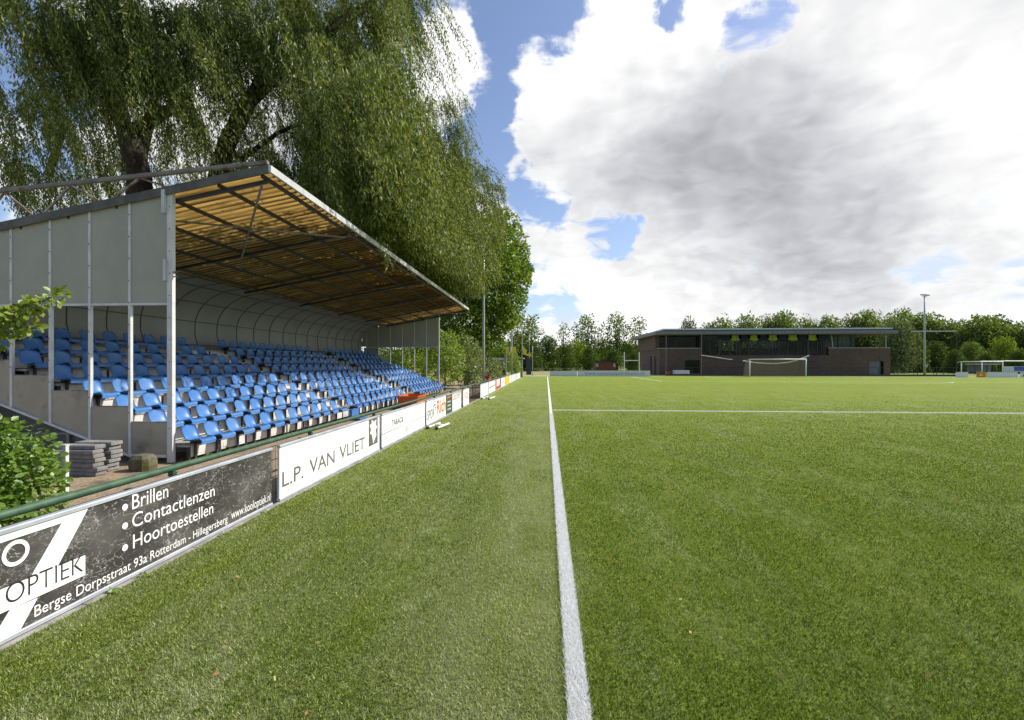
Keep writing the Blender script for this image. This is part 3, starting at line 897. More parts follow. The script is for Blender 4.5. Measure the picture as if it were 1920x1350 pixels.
# ------------------------------------------------------------------ seats
SK = 0.83
def make_seat():
    root = empty('stadium_seat', (0, 0, 0), 'blue seat', 'seat', 'blue seats in rows on the grandstand')
    # profile front lip -> pan -> bend -> back, x towards the pitch
    prof = [(.405, -.075, .205), (.425, -.03, .21), (.415, .005, .212), (.37, .018, .212), (.29, .005, .214), (.20, -.012, .214), (.12, -.012, .208),
            (.055, .010, .206), (.018, .055, .203), (-.006, .105, .206), (-.024, .155, .208), (-.038, .205, .204), (-.047, .240, .190), (-.053, .264, .162), (-.056, .278, .118), (-.058, .284, .060)]
    nv = 9
    def grid(off):
        out = []
        for k, (px, pz, hw) in enumerate(prof):
            a = prof[max(k - 1, 0)]; b = prof[min(k + 1, len(prof) - 1)]
            tx, tz = b[0] - a[0], b[1] - a[1]
            l = math.hypot(tx, tz); nx, nz = tz / l, -tx / l     # towards the sitter
            curl = 0.0 if k < 3 else (.030 if k < 8 else .042)
            for j in range(nv):
                s = -1 + 2 * j / (nv - 1)
                e = curl * abs(s) ** 3
                out.append((px + nx * (e + off), s * hw, pz + nz * (e + off)))
        return out
    mb = MB()
    top, bot = grid(0.0), grid(-0.012)
    N = len(prof) * nv
    mb.v = top + bot
    for k in range(len(prof) - 1):
        for j in range(nv - 1):
            a = k * nv + j
            mb.f.append((a, a + 1, a + nv + 1, a + nv))
            mb.f.append((N + a, N + a + nv, N + a + nv + 1, N + a + 1))
    def rim(i, j): mb.f.append((i, i + N, j + N, j))
    for k in range(len(prof) - 1):
        rim(k * nv, (k + 1) * nv); rim((k + 1) * nv + nv - 1, k * nv + nv - 1)
    for j in range(nv - 1):
        rim(j + 1, j); rim((len(prof) - 1) * nv + j, (len(prof) - 1) * nv + j + 1)
    mb.v = [(a * SK, b * SK, c * SK) for a, b, c in mb.v]
    mb.build('shell', M['seat_blue'], root, smooth=True)
    b = MB()
    b.box(.06, .37, -.03, .03, -.062, -.026)
    b.box(.09, .16, -.10, -.06, -.09, -.026).box(.09, .16, .06, .10, -.09, -.026)
    b.box(.125, .150, -.028, .028, -.40, -.092)
    b.box(.03, .34, -.022, .022, -.092, -.064)
    b.v = [(p * SK, q * SK, c * SK) for p, q, c in b.v]
    b.build('bracket', M['dark_steel'], root)
    return root
ORD = ['front', 'second', 'third', 'fourth', 'fifth', 'sixth', 'seventh', 'back']
NTH = ['first', 'second', 'third', 'fourth', 'fifth', 'sixth', 'seventh', 'eighth', 'ninth', 'tenth', 'last']
BLK = [('near', 7.68, .542), ('middle', 14.22, .532), ('far', 21.28, .540)]
seat0 = make_seat()
first = True
srnd = random.Random(3)
for r in range(8):
    for bi, (bn, y0, sp) in enumerate(BLK):
        for k in range(11):
            if bn == 'near' and r >= 6 and k == 10: continue
            s = seat0 if first else copy_tree(seat0)
            first = False
            s.location = (seat_x(r) + srnd.uniform(-.008, .008), y0 + sp * k + srnd.uniform(-.012, .012), step_z(r) + .083)
            s.rotation_euler = (srnd.uniform(-.02, .02), srnd.uniform(-.03, .03), srnd.uniform(-.05, .05))
            row = 'front row' if r == 0 else 'back row' if r == 7 else f'{ORD[r]} row from front'
            s['label'] = f'blue seat in {row}, {NTH[k]} from near end of the {bn} block'

# ------------------------------------------------------------------ things beside the stand
tubm = MB()
def tub(name, cx, cy, L, W, H, mat, label, rim_h=.05, tilt=0):
    root = empty(name, (cx, cy, 0), label, 'tub')
    m = MB()
    k = .78
    lo = [(-L / 2 * k, -W / 2 * k), (L / 2 * k, -W / 2 * k), (L / 2 * k, W / 2 * k), (-L / 2 * k, W / 2 * k)]
    hi = [(-L / 2, -W / 2), (L / 2, -W / 2), (L / 2, W / 2), (-L / 2, W / 2)]
    t = .03
    hi2 = [(a * (1 - t / L * 2), b * (1 - t / W * 2)) for a, b in hi]
    lo2 = [(a * .93, b * .93) for a, b in lo]
    def P(a, b, z): return (cx + b, cy + a, z)
    for i in range(4):
        j = (i + 1) % 4
        m.face([P(*lo[i], .0), P(*lo[j], .0), P(*hi[j], H), P(*hi[i], H)])
        m.face([P(*hi[i], H), P(*hi[j], H), P(*hi2[j], H), P(*hi2[i], H)])
        m.face([P(*hi2[i], H), P(*hi2[j], H), P(*lo2[j], .04), P(*lo2[i], .04)])
    m.face([P(*p, .04) for p in lo2]); m.face([P(*p, 0.0) for p in lo[::-1]])
    m.build('basin', mat, root)
    m = MB()
    e = .03
    for i in range(4):
        j = (i + 1) % 4
        a, b = Vector(P(*hi[i], H - .02)), Vector(P(*hi[j], H - .02))
        m.bar(a, b, .045, rim_h)
    m.build('rim', mat, root)
    return root
tub('orange_tub', -4.95, 17.6, 1.35, .75, .46, M['tub_orange'], 'orange plastic tub standing on the gravel before the front row')
tub('red_tub', -4.25, 33.8, 1.6, .62, .74, M['tub_red'], 'dark red tub at the foot of the tall lamp mast behind the boards')

sl = random.Random(5)
def slab_pile(cx, cy, n, L, W, top):
    for i in range(n):
        h = .062
        dx, dy = sl.uniform(-.03, .03), sl.uniform(-.02, .02)
        m = MB()
        L2 = L + sl.uniform(-.03, .03)
        z = i * .0635 - .01
        e = .012
        m.solid([(cx + dx + a * (L2 / 2 - ee), cy + dy + b * (W / 2 - ee), z + zz) for zz, ee in ((0, e), (e, 0), (h - e, 0), (h, e)) for a, b in ((-1, -1), (1, -1), (1, 1), (-1, 1))],
                [(3, 2, 1, 0), (12, 13, 14, 15)] + [(q * 4 + k, q * 4 + (k + 1) % 4, q * 4 + 4 + (k + 1) % 4, q * 4 + 4 + k) for q in range(3) for k in range(4)])
        o = m.build('paving_slab', M['slab'], origin=(cx + dx, cy + dy, z))
        lv = ['bottom', 'second', 'third', 'fourth', 'fifth', 'sixth', 'top']
        tag(o, f'grey concrete slab, {lv[i] if i < n - 1 else "top"} one{"" if i in (0, n - 1) else " up"} in the {top}', 'slab', 'concrete slabs stacked beside the stand')
slab_pile(-6.80, 6.56, 7, .70, .17, 'pile beside the leafy bush')
slab_pile(-6.82, 6.88, 7, .60, .20, 'pile standing behind, closer to the stand')
m = MB()
m.solid([(-6.12 + a * r_ * .8, 6.95 + b * r_ * .7, z) for z, r_ in ((-.02, .19), (.07, .2), (.17, .19), (.225, .14)) for a, b in ((-1, -.7), (-.6, -1), (.6, -1), (1, -.6), (1, .6), (.5, 1), (-.6, 1), (-1, .6))],
        [tuple(range(7, -1, -1)), tuple(range(24, 32))] + [(q * 8 + k, q * 8 + (k + 1) % 8, q * 8 + 8 + (k + 1) % 8, q * 8 + 8 + k) for q in range(3) for k in range(8)])
tag(m.build('stone_block', M['moss_stone'], origin=(-6.12, 6.95, 0)), 'mossy yellow-brown stone block under the corner of the stand', 'stone')
m = MB(); m.box(-5.54, -5.50, 5.17, 5.21, 0, .66).box(-5.545, -5.495, 5.165, 5.215, .66, .675)
tag(m.build('marker_post', M['post_paint'], origin=(-5.52, 5.19, 0)), 'short white post half hidden in the leafy bush', 'post')
m = MB(); m.box(-5.62, -5.55, 13.48, 13.98, .06, .30); m.box(-5.60, -5.30, 13.46, 14.0, .02, .05)
tag(m.build('blue_panel', M['seat_blue'], origin=(-5.58, 13.7, 0)), 'loose blue plastic panel at the foot of the first aisle', 'panel')

# green tube rail with stub posts
rail = empty('barrier_rail', (-3.4, 10, 0), 'long green tube barrier rail on posts behind the advertising boards', 'railing')
m = MB(); m.tube([(-3.4, -2 + .5 * i, .655) for i in range(96)], .030, 10)
m.build('rail', M['rail_green'], rail, smooth=True)
yy = 1.6
while yy < 45:
    m = MB(); m.tube([(-3.4, yy, -.01), (-3.4, yy, .64)], .027, 8)
    m.tube([(-3.4, yy, .585), (-3.4, yy, .615)], .036, 8)
    m.build('post', M['rail_green'], rail); yy += 2.58

# mesh fence the boards hang on
mf = empty('mesh_fence', (-3.12, 10, 0), 'low steel mesh fence behind the row of advertising boards', 'fence')
m = MB()
yy = -1.0
while yy < 57:
    m.bar((-3.135, yy, .03), (-3.135, yy, .655), .0035); yy += .05
for z in (.10, .30, .50, .655): m.bar((-3.141, -1, z), (-3.141, 57, z), .007)
m.build('mesh', M['frame_dark'], mf)
yy = .9
while yy < 57:
    m = MB(); m.box(-3.17, -3.147, yy - .025, yy + .025, 0, .66); m.build('post', M['frame_dark'], mf); yy += 2.55

# ------------------------------------------------------------------ advertising boards
XBD = -3.090
def by(u): return at(u, 700, X=XBD + .018).y
def bz(u, v): return at(u, v, X=XBD + .018).z
ZB0, ZB1 = .018, .664
def board(u0, u1, mat, label, y0=None, frame=True):
    ya = by(u0) if y0 is None else y0
    yb = by(u1)
    root = empty('advertising_board', (XBD, ya, 0), label, 'board', 'advertising boards along the fence')
    m = MB(); m.box(XBD - .012, XBD + .012, ya, yb, ZB0 + .027, ZB1 - .027)
    m.build('panel', mat, root)
    for (z0, z1) in ((ZB0, ZB0 + .027), (ZB1 - .027, ZB1)):
        f = MB(); f.prism([(XBD - .02, z0), (XBD + .024, z0), (XBD + .024, z1 - .006), (XBD + .018, z1), (XBD - .02, z1)], 'y', ya - .004, yb + .004)
        f.build('frame_rail', M['alu'], root)
    return root, ya, yb
XL = XBD + .0135
def blet(root, body, u0, u1, vt, vb, mat, bold=0.0, k=0):
    letter(body, by(u0), by(u1), bz(u0, vb), bz(u0, vt), XL + .0012 * k, mat, root, bold)
def faint_line(root, u0, u1, vt, vb, mat, n=9):
    """a line of print too small or faded to read: worn strokes"""
    y0, y1 = by(u0), by(u1); z0, z1 = bz(u0, vb), bz(u0, vt)
    rr = random.Random(int(u0 * 7 + vt)); m = MB(); y = y0; st = (y1 - y0) / n
    for i in range(n):
        m.box(XL - .001, XL + .001, y + st * .08, y + st * rr.uniform(.55, .86), z0 + (z1 - z0) * rr.uniform(0, .25), z1 - (z1 - z0) * rr.uniform(0, .25)); y += st
    return m.build('lettering', mat, root)
def bpoly(root, pts, mat, name='lettering', k=0):
    m = MB(); m.prism([(by(u), bz(u, v)) if isinstance(u, (int, float)) and v > 3 else (u, v) for u, v in pts], 'x', XL - .001, XL + .001 + .0012 * k)
    return m.build(name, mat, root)

b, ya, yb = board(0, 510.5, M['board_black'], 'black advertising board with cracked print, white bullets and an address line', y0=1.0)
blet(b, 'Brillen', 249, 316.4, 928, 955.5, M['letter_white'])
blet(b, 'Contactlenzen', 249, 403.5, 964, 990.5, M['letter_white'])
blet(b, 'Hoortoestellen', 250.5, 400.7, 1003, 1029, M['letter_white'])
blet(b, 'Bergse Dorpsstraat 93a Rotterdam - Hillegersberg', 66, 427.5, 1136.5, 1157.5, M['letter_white'], 0)
blet(b, 'www.kooloptiek.nl', 434.5, 507.6, 957.5, 974, M['letter_white'], 0)
for v in (951, 986, 1027):
    cy, cz = by(235.5), bz(235.5, v)
    m = MB(); m.prism([(cy + .024 * math.cos(t), cz + .024 * math.sin(t)) for t in [2 * math.pi * i / 20 for i in range(20)]], 'x', XL - .001, XL + .001)
    m.build('lettering', M['letter_white'], b)
# big slanted white figure, cut by the name strip
ztop = ZB1 - .029; zbot = ZB0 + .029
def py(u, v): return by(u), bz(u, v)
a0, a1 = py(168, 951), py(118, 980)
bpoly(b, [(1.35, ztop - .045), (by(117), ztop - .045), (by(58), bz(58, 1083)), (by(108), bz(108, 1064)), (by(167), ztop), (1.35, ztop)], M['letter_white'], k=0)
bpoly(b, [(by(-20), zbot), (by(40), zbot), (by(72), bz(72, 1121)), (by(20), bz(20, 1143))], M['letter_white'], k=0)
bpoly(b, [(1.35, bz(0, 1152)), (by(160.5), bz(160.5, 1078)), (by(160.5), bz(160.5, 1041)), (1.35, bz(0, 1105))], M['letter_white'], k=1)
blet(b, 'OPTIEK', 11, 157, 1098, 1136, M['letter_dark'], -.008, k=2)
cy, cz = (by(4) + by(56)) / 2, bz(30, 1037)
ro, ri = (by(56) - by(4)) / 2, (by(56) - by(4)) / 2 - .022
m = MB(); N = 40
for i in range(N):
    t0, t1 = 2 * math.pi * i / N, 2 * math.pi * (i + 1) / N
    m.prism([(cy + r_ * math.cos(t), cz + r_ * 1.0 * math.sin(t)) for r_, t in ((ri, t0), (ro, t0), (ro, t1), (ri, t1))], 'x', XL - .001, XL + .0022)
m.build('lettering', M['letter_white'], b)

b, ya, yb = board(525, 712, M['board_white'], 'white advertising board with large dark grey capitals and a dark picture square')
blet(b, 'L.P.', 530, 569.5, 886, 914, M['letter_grey'], .004)
blet(b, 'VAN', 581, 628, 863, 889, M['letter_grey'], .004)
blet(b, 'VLIET', 637, 684.5, 838, 862, M['letter_grey'], .004)
faint_line(b, 530, 692, 921.5, 926.5, M['letter_faint'], 44)
bpoly(b, [(692, 838), (708.5, 829.5), (708.5, 781), (692, 787)], M['letter_grey'])
bpoly(b, [(700, 832), (706, 815), (704.5, 806), (707.3, 800), (705, 796), (706, 786), (701.5, 791), (697.5, 787), (697, 795), (693.5, 797), (696, 806), (694, 813), (698, 816)], M['board_white'], 'emblem', k=1)

b, ya, yb = board(716.5, 797, M['board_white'], 'white advertising board with small dark lettering, thin rules and a faint pink mark')
blet(b, 'TABAC&', 735, 756.5, 788.5, 799, M['letter_dark'], .01)
bpoly(b, [(717, 815.5), (757, 797.7), (757, 797.0), (717, 814.4)], M['letter_dark'])
bpoly(b, [(771, 791.8), (797, 780.0), (797, 779.4), (771, 791.0)], M['letter_dark'])
for i, v0 in enumerate((766, 772, 778)):
    faint_line(b, 775, 794 - 2 * i, v0 + 1, v0 + 4.5, M['letter_faint'], 14)
faint_line(b, 719, 756, 823.5, 828, M['letter_faint'], 15)
m = MB(); cy, cz = by(763), bz(763, 804); m.prism([(cy + .10 * math.cos(t), cz + .075 * math.sin(t)) for t in [2 * math.pi * i / 24 for i in range(24)]], 'x', XL - .001, XL + .001)
m.build('emblem', M['letter_pink'], b)

b, ya, yb = board(800, 836.5, M['board_white'], 'white advertising board with black letters, big orange letters and a running figure')
blet(b, 'SPOR', 801.5, 815, 771, 788, M['letter_dark'], .0)
blet(b, 'T', 815, 818, 764, 775, M['letter_dark'], .0)
blet(b, 'Rich', 819.5, 836, 752, 776, M['letter_orange'], .02)
bpoly(b, [(812.5, 763), (815, 757), (817.3, 760), (816.6, 761.5), (815.2, 759.5), (813.6, 764)], M['letter_dark'], 'emblem')
bpoly(b, [(815.0, 754), (815.9, 748), (816.4, 748), (815.7, 755)], M['letter_dark'], 'emblem')
b, ya, yb = board(837.5, 847.8, M['board_darkgreen'], 'narrow dark green advertising board with an orange bar and white words')
bpoly(b, [(838.5, 747.5), (845.5, 743.8), (845.5, 741.5), (838.5, 745)], M['letter_orange'])
for v in (752, 759, 766):
    faint_line(b, 839.5, 845.5, v + .5, v + 3.5, M['letter_white'], 5)
b, ya, yb = board(848.6, 865, M['board_white'], 'white advertising board reading DELIVERY in dark red capitals')
blet(b, 'DELIVERY', 849.8, 864.5, 737, 750.5, M['letter_maroon'], .0)
faint_line(b, 850.5, 864, 758.5, 762, M['letter_faint'], 10)
b, ya, yb = board(869, 879.5, M['board_white'], 'small white advertising board reading VOL in red letters')
blet(b, 'VOL', 870.5, 878.5, 736, 749, M['letter_red'], .0)
b, ya, yb = board(901.3, 916, M['board_white'], 'plain white board after the open stretch of fence')
b, ya, yb = board(917, 929, M['board_white'], 'white board crossed by a slanting dark stripe')
bpoly(b, [(917.4, 729), (928.6, 722.0), (928.6, 720.4), (917.4, 727)], M['letter_grey'])
b, ya, yb = board(929.3, 938.6, M['letter_red'], 'white board inside a thick red border')
bpoly(b, [(931.3, 725), (936.8, 721.2), (936.8, 710.3), (931.3, 713)], M['board_white'], 'sign_face')
bpoly(b, [(933, 719.5), (935.2, 718), (935.2, 714.5), (933, 715.6)], M['letter_faint'], 'emblem', k=1)
b, ya, yb = board(939.5, 946.5, M['board_white'], 'white board between the red bordered and the yellow board')
b, ya, yb = board(947, 954.3, M['board_yellow'], 'plain yellow advertising board')
b, ya, yb = board(955, 958.8, M['board_white'], 'narrow white board next to the yellow board')
b, ya, yb = board(959.2, 968.4, M['board_grey_and_shaded'], 'pale grey-blue board near the far corner')
b, ya, yb = board(969, 975.5, M['board_white'], 'last white board at the far corner of the fence')

# white tube frames lying on the turf
def lying_frame(x, y, s, label):
    root = empty('small_training_goal', (x, y, 0), label, 'frame', 'small white frames lying by the boards')
    m = MB(); m.tube([(x, y, .035), (x + .10 * s, y + 1.0 * s, .035)], .03, 8); m.tube([(x + .28 * s, y - .1, .035), (x + .38 * s, y + .95 * s, .035)], .03, 8)
    m.tube([(x + .05 * s, y + .5 * s, .05), (x + .33 * s, y + .45 * s, .05)], .022, 8)
    m.build('tube', M['goal_white'], root, smooth=True)
    for (a, b_) in ((x, y), (x + .28 * s, y - .1)):
        m = MB(); m.tube([(a - .012, b_ - .09, .035), (a, b_ + .002, .035)], .036, 8); m.build('end_cap', M['black_rubber'], root)
lying_frame(-2.92, 11.8, .9, 'white tube frame with black caps lying by the lettered board')
lying_frame(-2.93, 21.9, 1.2, 'white tube frame lying beside the open stretch of fence')

# ------------------------------------------------------------------ trees
def limb_path(p, q, bend=0.12, n=7, seed=0):
    rr = random.Random(seed)
    p, q = Vector(p), Vector(q)
    L = (q - p).length
    o1 = Vector((rr.uniform(-1, 1), rr.uniform(-1, 1), rr.uniform(-.3, .6))) * L * bend
    return [p.lerp(q, t) + o1 * math.sin(math.pi * t) + Vector((rr.uniform(-1, 1), rr.uniform(-1, 1), rr.uniform(-1, 1))) * L * .012 for t in [i / (n - 1) for i in range(n)]]

def strands_from(clumps, per, Lmin, Lmax, step, size, wind, spread, keep_fn, floor_fn, width=0.24):
    """hanging willow shoots: leaves set along curved pendulous twigs that start in each clump"""
    S = []
    for c in clumps:
        n = max(1, int(per * c[3] / 7))
        S.append(np.array(c[:3]) + rng.normal(size=(n, 3)) * np.array([spread, spread, spread * .55]) * c[4])
    S = np.concatenate(S)
    n0 = len(S)
    L = Lmin + (Lmax - Lmin) * rng.random(n0) ** 1.2
    out = rng.normal(size=(n0, 3)) * np.array([.45, .45, .12])
    sway = rng.normal(size=(n0, 2)) * .12
    # seven shoots side by side in each spray
    S = np.repeat(S, 7, 0) + rng.normal(size=(n0 * 7, 3)) * np.array([.085, .085, .16])
    L = np.repeat(L, 7) * (.55 + .5 * rng.random(n0 * 7))
    out = np.repeat(out, 7, 0) + rng.normal(size=(n0 * 7, 3)) * .07
    sway = np.repeat(sway, 7, 0) + rng.normal(size=(n0 * 7, 2)) * .035
    n = len(S)
    K = int(Lmax / step)
    s = (np.arange(K) + .5) * step
    s = s[None, :] + rng.random((n, K)) * step
    t = s / L[:, None]
    ok = t < 1
    arch = np.minimum(s, .6)
    pos = S[:, None, :] + out[:, None, :] * arch[..., None]
    pos[..., 2] -= s - .42 * arch
    pos[..., 0] += wind[0] * s ** 1.25; pos[..., 1] += wind[1] * s ** 1.25
    pos[..., 0] += sway[:, :1] * s; pos[..., 1] += sway[:, 1:] * s
    fl = floor_fn(pos[..., 0], pos[..., 1])
    ok &= (pos[..., 2] > fl + rng.random((n, 1)) * .5)
    ok &= keep_fn(pos)
    P_ = pos[ok]
    m = len(P_)
    along = np.stack([wind[0] * .6 + rng.normal(size=m) * .45, wind[1] * .6 + rng.normal(size=m) * .45, -1 + rng.normal(size=m) * .35], 1)
    return leaf_quads(P_ + rng.normal(size=(m, 3)) * .018, along, size * (.6 + .7 * rng.random(m)), width)

def over_roof(x, y):
    inside = (x > -10.9) & (x < -4.36) & (y > Y0 - .2) & (y < Y1 + .2)
    rz = ZT - 0.178 * (XT - x) + .30
    return np.where(inside, rz, np.where(x >= -4.36, 5.0, 3.4))

def crown_points(c, rad, n, shell=(.62, 1.0), zmin=-1.0):
    out = []
    while len(out) < n:
        v = rng.normal(size=3); v /= np.linalg.norm(v)
        if v[2] < zmin: continue
        f = shell[0] + (shell[1] - shell[0]) * rng.random()
        out.append(np.array(c) + v * np.array(rad) * f)
    return out

WIND = (.30, -.03)
frnd0 = random.Random(77)
# the great willow behind the stand
w1 = empty('willow_tree', (-13.4, 14.9, 0), 'great weeping willow with forked dark trunk rising behind the grandstand', 'tree', 'weeping willows')
tk = MB()
def limb(pts, r0, r1, n=8):
    k = len(pts)
    tk.tube(pts, [r0 + (r1 - r0) * (i / (k - 1)) ** .8 for i in range(k)], n)
A = at(262, 330, Y=14.9); A2 = at(240, 250, Y=14.8); A3 = at(185, 150, Y=14.2); A4 = at(150, 40, Y=13.8)
limb([(-13.5, 15.0, 0), (-13.45, 15, 2.2), A, A2], .42, .33, 10)
limb(limb_path(A2, A3, .04, 6, 1) + limb_path(A3, A4, .04, 5, 2)[1:], .27, .10)
limb(limb_path(A2, at(350, 190, Y=15.2), .05, 6, 3) + limb_path(at(350, 190, Y=15.2), at(385, 20, Y=15.4), .05, 5, 4)[1:], .24, .10)
limb(limb_path(A, at(300, 150, Y=16), .05, 6, 13) + [at(290, 20, Y=16)], .20, .08)
Bq = at(408, 335, Y=14.6)
limb([(-11.5, 14.6, 0), (-11.5, 14.6, 2.6), Bq, at(425, 270, Y=14.2), at(470, 185, Y=14.3), at(520, 140, Y=14.6), at(575, 95, Y=15), at(640, 40, Y=15.6), at(700, 5, Y=16), at(760, -60, Y=16.4)], .36, .11, 10)
limb([at(470, 185, Y=14.3), at(505, 110, Y=14.6), at(520, 40, Y=14.8), at(535, -30, Y=15)], .17, .07)
limb([at(520, 140, Y=14.6), at(575, 158, Y=15), at(625, 160, Y=15.4)], .09, .04)
limb([at(425, 270, Y=14.2), at(450, 300, Y=15), at(520, 250, Y=16), at(600, 215, Y=17.5)], .13, .05)
limb([at(90, 330, Y=17), at(120, 240, Y=17), at(60, 130, Y=17), at(30, 30, Y=17)], .14, .05)
tk.build('trunk', M['bark'], w1, smooth=True)
cl = []
for p in crown_points((-12.3, 16.6, 12.6), (8.2, 6.6, 7.6), 150, (.55, 1.0), -.55):
    if p[0] > -9.0 and p[1] < 12.8 and p[2] < 15: continue
    if p[0] > -4.9: continue
    dens = 1.15 if p[0] > -13.5 else .62
    cl.append((*p, dens, frnd0.uniform(.6, 1.0)))
# lower skirts seen just above the roof, and the lit front mass
for (u, v, Y_, dn, sp) in [(250, 60, 12.4, 2.2, .8), (310, 90, 12.4, 2.2, .8), (360, 40, 12.8, 2.0, .8), (290, 20, 12.2, 2.0, .8), (220, 10, 12.2, 1.8, .8), (180, 40, 12.2, 1.5, .9), (130, 60, 12.5, 1.2, .9), (80, 20, 12.5, 1.0, .9), (420, 30, 13, 1.6, .9), (480, 10, 13.4, 1.6, .9), (540, 20, 14, 1.5, .9), (300, 190, 13.8, .6, .7), (220, 150, 13.4, .5, .7), (410, 150, 13.6, .5, .6), (450, 100, 13.6, .8, .7), (380, 110, 13.4, .8, .7), (520, 90, 14, .8, .8), (230, 70, 11.8, 1.6, .7), (290, 120, 11.8, 1.6, .6), (350, 80, 12.0, 1.4, .7), (170, 90, 11.8, 1.0, .7), (700, 0, 15.4, 1.2, .6), (720, 30, 15.6, 1.0, .6), (670, 20, 15.2, 1.0, .6),
                     (20, 250, 14, .7, 1.2), (60, 290, 15, 1.1, 1.2), (140, 270, 16, 1.0, 1.2), (20, 310, 14, 1.3, 1.0), (100, 200, 15, .6, 1.3), (40, 120, 15, .6, 1.3), (200, 280, 17, .9, 1), (0, 180, 16, .8, 1.2), (80, 330, 18, 1.3, 1.3), (170, 330, 19, 1.2, 1.3), (250, 290, 20, 1.0, 1.2), (310, 250, 20, .8, 1.2), (330, 310, 21, 1.2, 1.2), (400, 240, 20, .7, 1.2),
                     (350, 260, 18, .5, 1.1), (460, 300, 17, .7, 1.1), (540, 260, 18, 1.1, 1.1), (600, 200, 18, 1.2, 1.2), (560, 180, 17, .9, 1.2), (640, 300, 19, 1.3, 1.1), (480, 240, 17, .6, 1.2),
                     (650, 130, 17.5, 1.2, 1.1), (700, 60, 17.5, 1.3, 1.0), (760, 40, 18, 1.3, .9), (740, 120, 18, 1.1, .9), (790, -10, 18, 1.2, .8), (600, 60, 16.5, 1.2, 1.1), (680, 220, 18.5, 1.2, 1.1), (720, 180, 18.5, 1.0, 1.0)]:
    cl.append((*at(u, v, Y=Y_), dn, sp))
def keep1(p):
    return ~((p[..., 0] > -9.3) & (p[..., 1] < 11.2) & (p[..., 2] < 14))
V = strands_from(cl, 82, 1.0, 3.6, .062, .135, WIND, .44, keep1, over_roof)
link_mesh('crown', np_mesh('crown', V, 4), M['leaf_willow'], w1).location = (13.4, -14.9, 0)
N_W1 = len(V) // 4

w2 = empty('willow_tree', (-9.6, 25.5, 0), 'smaller weeping willow trailing over the far half of the stand roof', 'tree', 'weeping willows')
tk = MB()
limb([(-11.4, 25.5, 0), (-11.3, 25.4, 4), (-10.8, 25.2, 7), at(640, 300, Y=25), at(690, 255, Y=25), at(760, 225, Y=25), at(810, 205, Y=25)], .34, .06, 10)
limb([(-10.8, 25.2, 7), at(700, 330, Y=25.5), at(790, 300, Y=26), at(860, 300, Y=26.5)], .20, .05)
limb([at(640, 300, Y=25), at(640, 200, Y=26), at(660, 110, Y=26)], .18, .06)
tk.build('trunk', M['bark'], w2, smooth=True)
cl = []
for p in crown_points((-8.9, 25.2, 10.3), (5.2, 5.4, 5.0), 80, (.5, 1.0), -.45):
    if p[0] > -3.9: continue
    cl.append((*p, 1.0, 1.0))
for (u, v, Y_, dn, sp) in [(800, 190, 24, 1.2, .8), (845, 195, 24.5, 1.1, .7), (850, 240, 24.5, 1.1, .7), (820, 260, 24, 1.3, .9), (870, 300, 26, 1.2, .8), (900, 320, 27, 1.1, .7), (925, 350, 27.5, .9, .6), (890, 370, 26, 1.3, .8),
                     (850, 350, 24.5, 1.3, .9), (780, 330, 23, 1.3, 1), (720, 330, 22, 1.2, 1), (680, 390, 21, 1.1, .9), (740, 400, 22.5, 1.3, .9), (800, 410, 24, 1.3, .9), (850, 430, 25.5, 1.2, .8), (890, 430, 27, 1.1, .7), (700, 280, 22, 1.2, 1), (760, 250, 23, 1.1, 1), (930, 385, 28, .7, .5), (780, 450, 25, 1.1, .7), (830, 480, 27, 1.1, .7), (640, 370, 19, 1.1, .9), (590, 340, 18, 1.0, .9)]:
    cl.append((*at(u, v, Y=Y_), dn, sp))
def keep2(p): return p[..., 0] < -2.3
for i in range(84):
    ya_ = 11.0 + 13.6 * (i + frnd0.random()) / 84
    cl.append((frnd0.uniform(-6.4, -4.0), ya_, frnd0.uniform(6.4, 9.8), 1.0, .80))
    if i % 2 == 0: cl.append((frnd0.uniform(-4.9, -3.8), ya_ + .6, frnd0.uniform(5.8, 7.4), .9, .60))
V = strands_from(cl, 86, 1.0, 3.6, .066, .145, (.24, .0), .46, keep2, over_roof)
# a few shoots trailing past the roof edge
for (u, v, n_) in ((703, 455, 9), (728, 470, 5), (868, 545, 6)):
    q = at(u, v, X=-4.30)
    V = np.concatenate([V, strands_from([(*q, 1, .18)], n_, .5, .95, .05, .11, (.05, 0), .5, lambda p: p[..., 0] > -4.42, lambda x, y: np.full_like(x, 3.0))])
link_mesh('crown', np_mesh('crown', V, 4), M['leaf_willow'], w2).location = (9.6, -25.5, 0)
N_W2 = len(V) // 4

def clump_leaves(clumps, per_m2, size, width=.6, zsq=.8, inner=.35, droop=-.25):
    """leaf masses: leaves gathered near the surface of each clump, pointing outward and down"""
    P_, A_ = [], []
    for (cx, cy, cz, r) in clumps:
        n = int(per_m2 * r * r)
        v = unit(rng.normal(size=(n, 3)))
        f = inner + (1 - inner) * rng.random((n, 1)) ** .45
        lump = 1 + .22 * np.sin(v[:, :1] * 5 + cx * 3) * np.cos(v[:, 1:2] * 4 + cy)
        P_.append(np.array([cx, cy, cz]) + v * f * lump * np.array([r, r, r * zsq]))
        A_.append(v * .7 + rng.normal(size=(n, 3)) * .6 + np.array([0, 0, droop]))
    P_ = np.concatenate(P_); A_ = np.concatenate(A_)
    return leaf_quads(P_, A_, size * (.6 + .7 * rng.random(len(P_))), width)

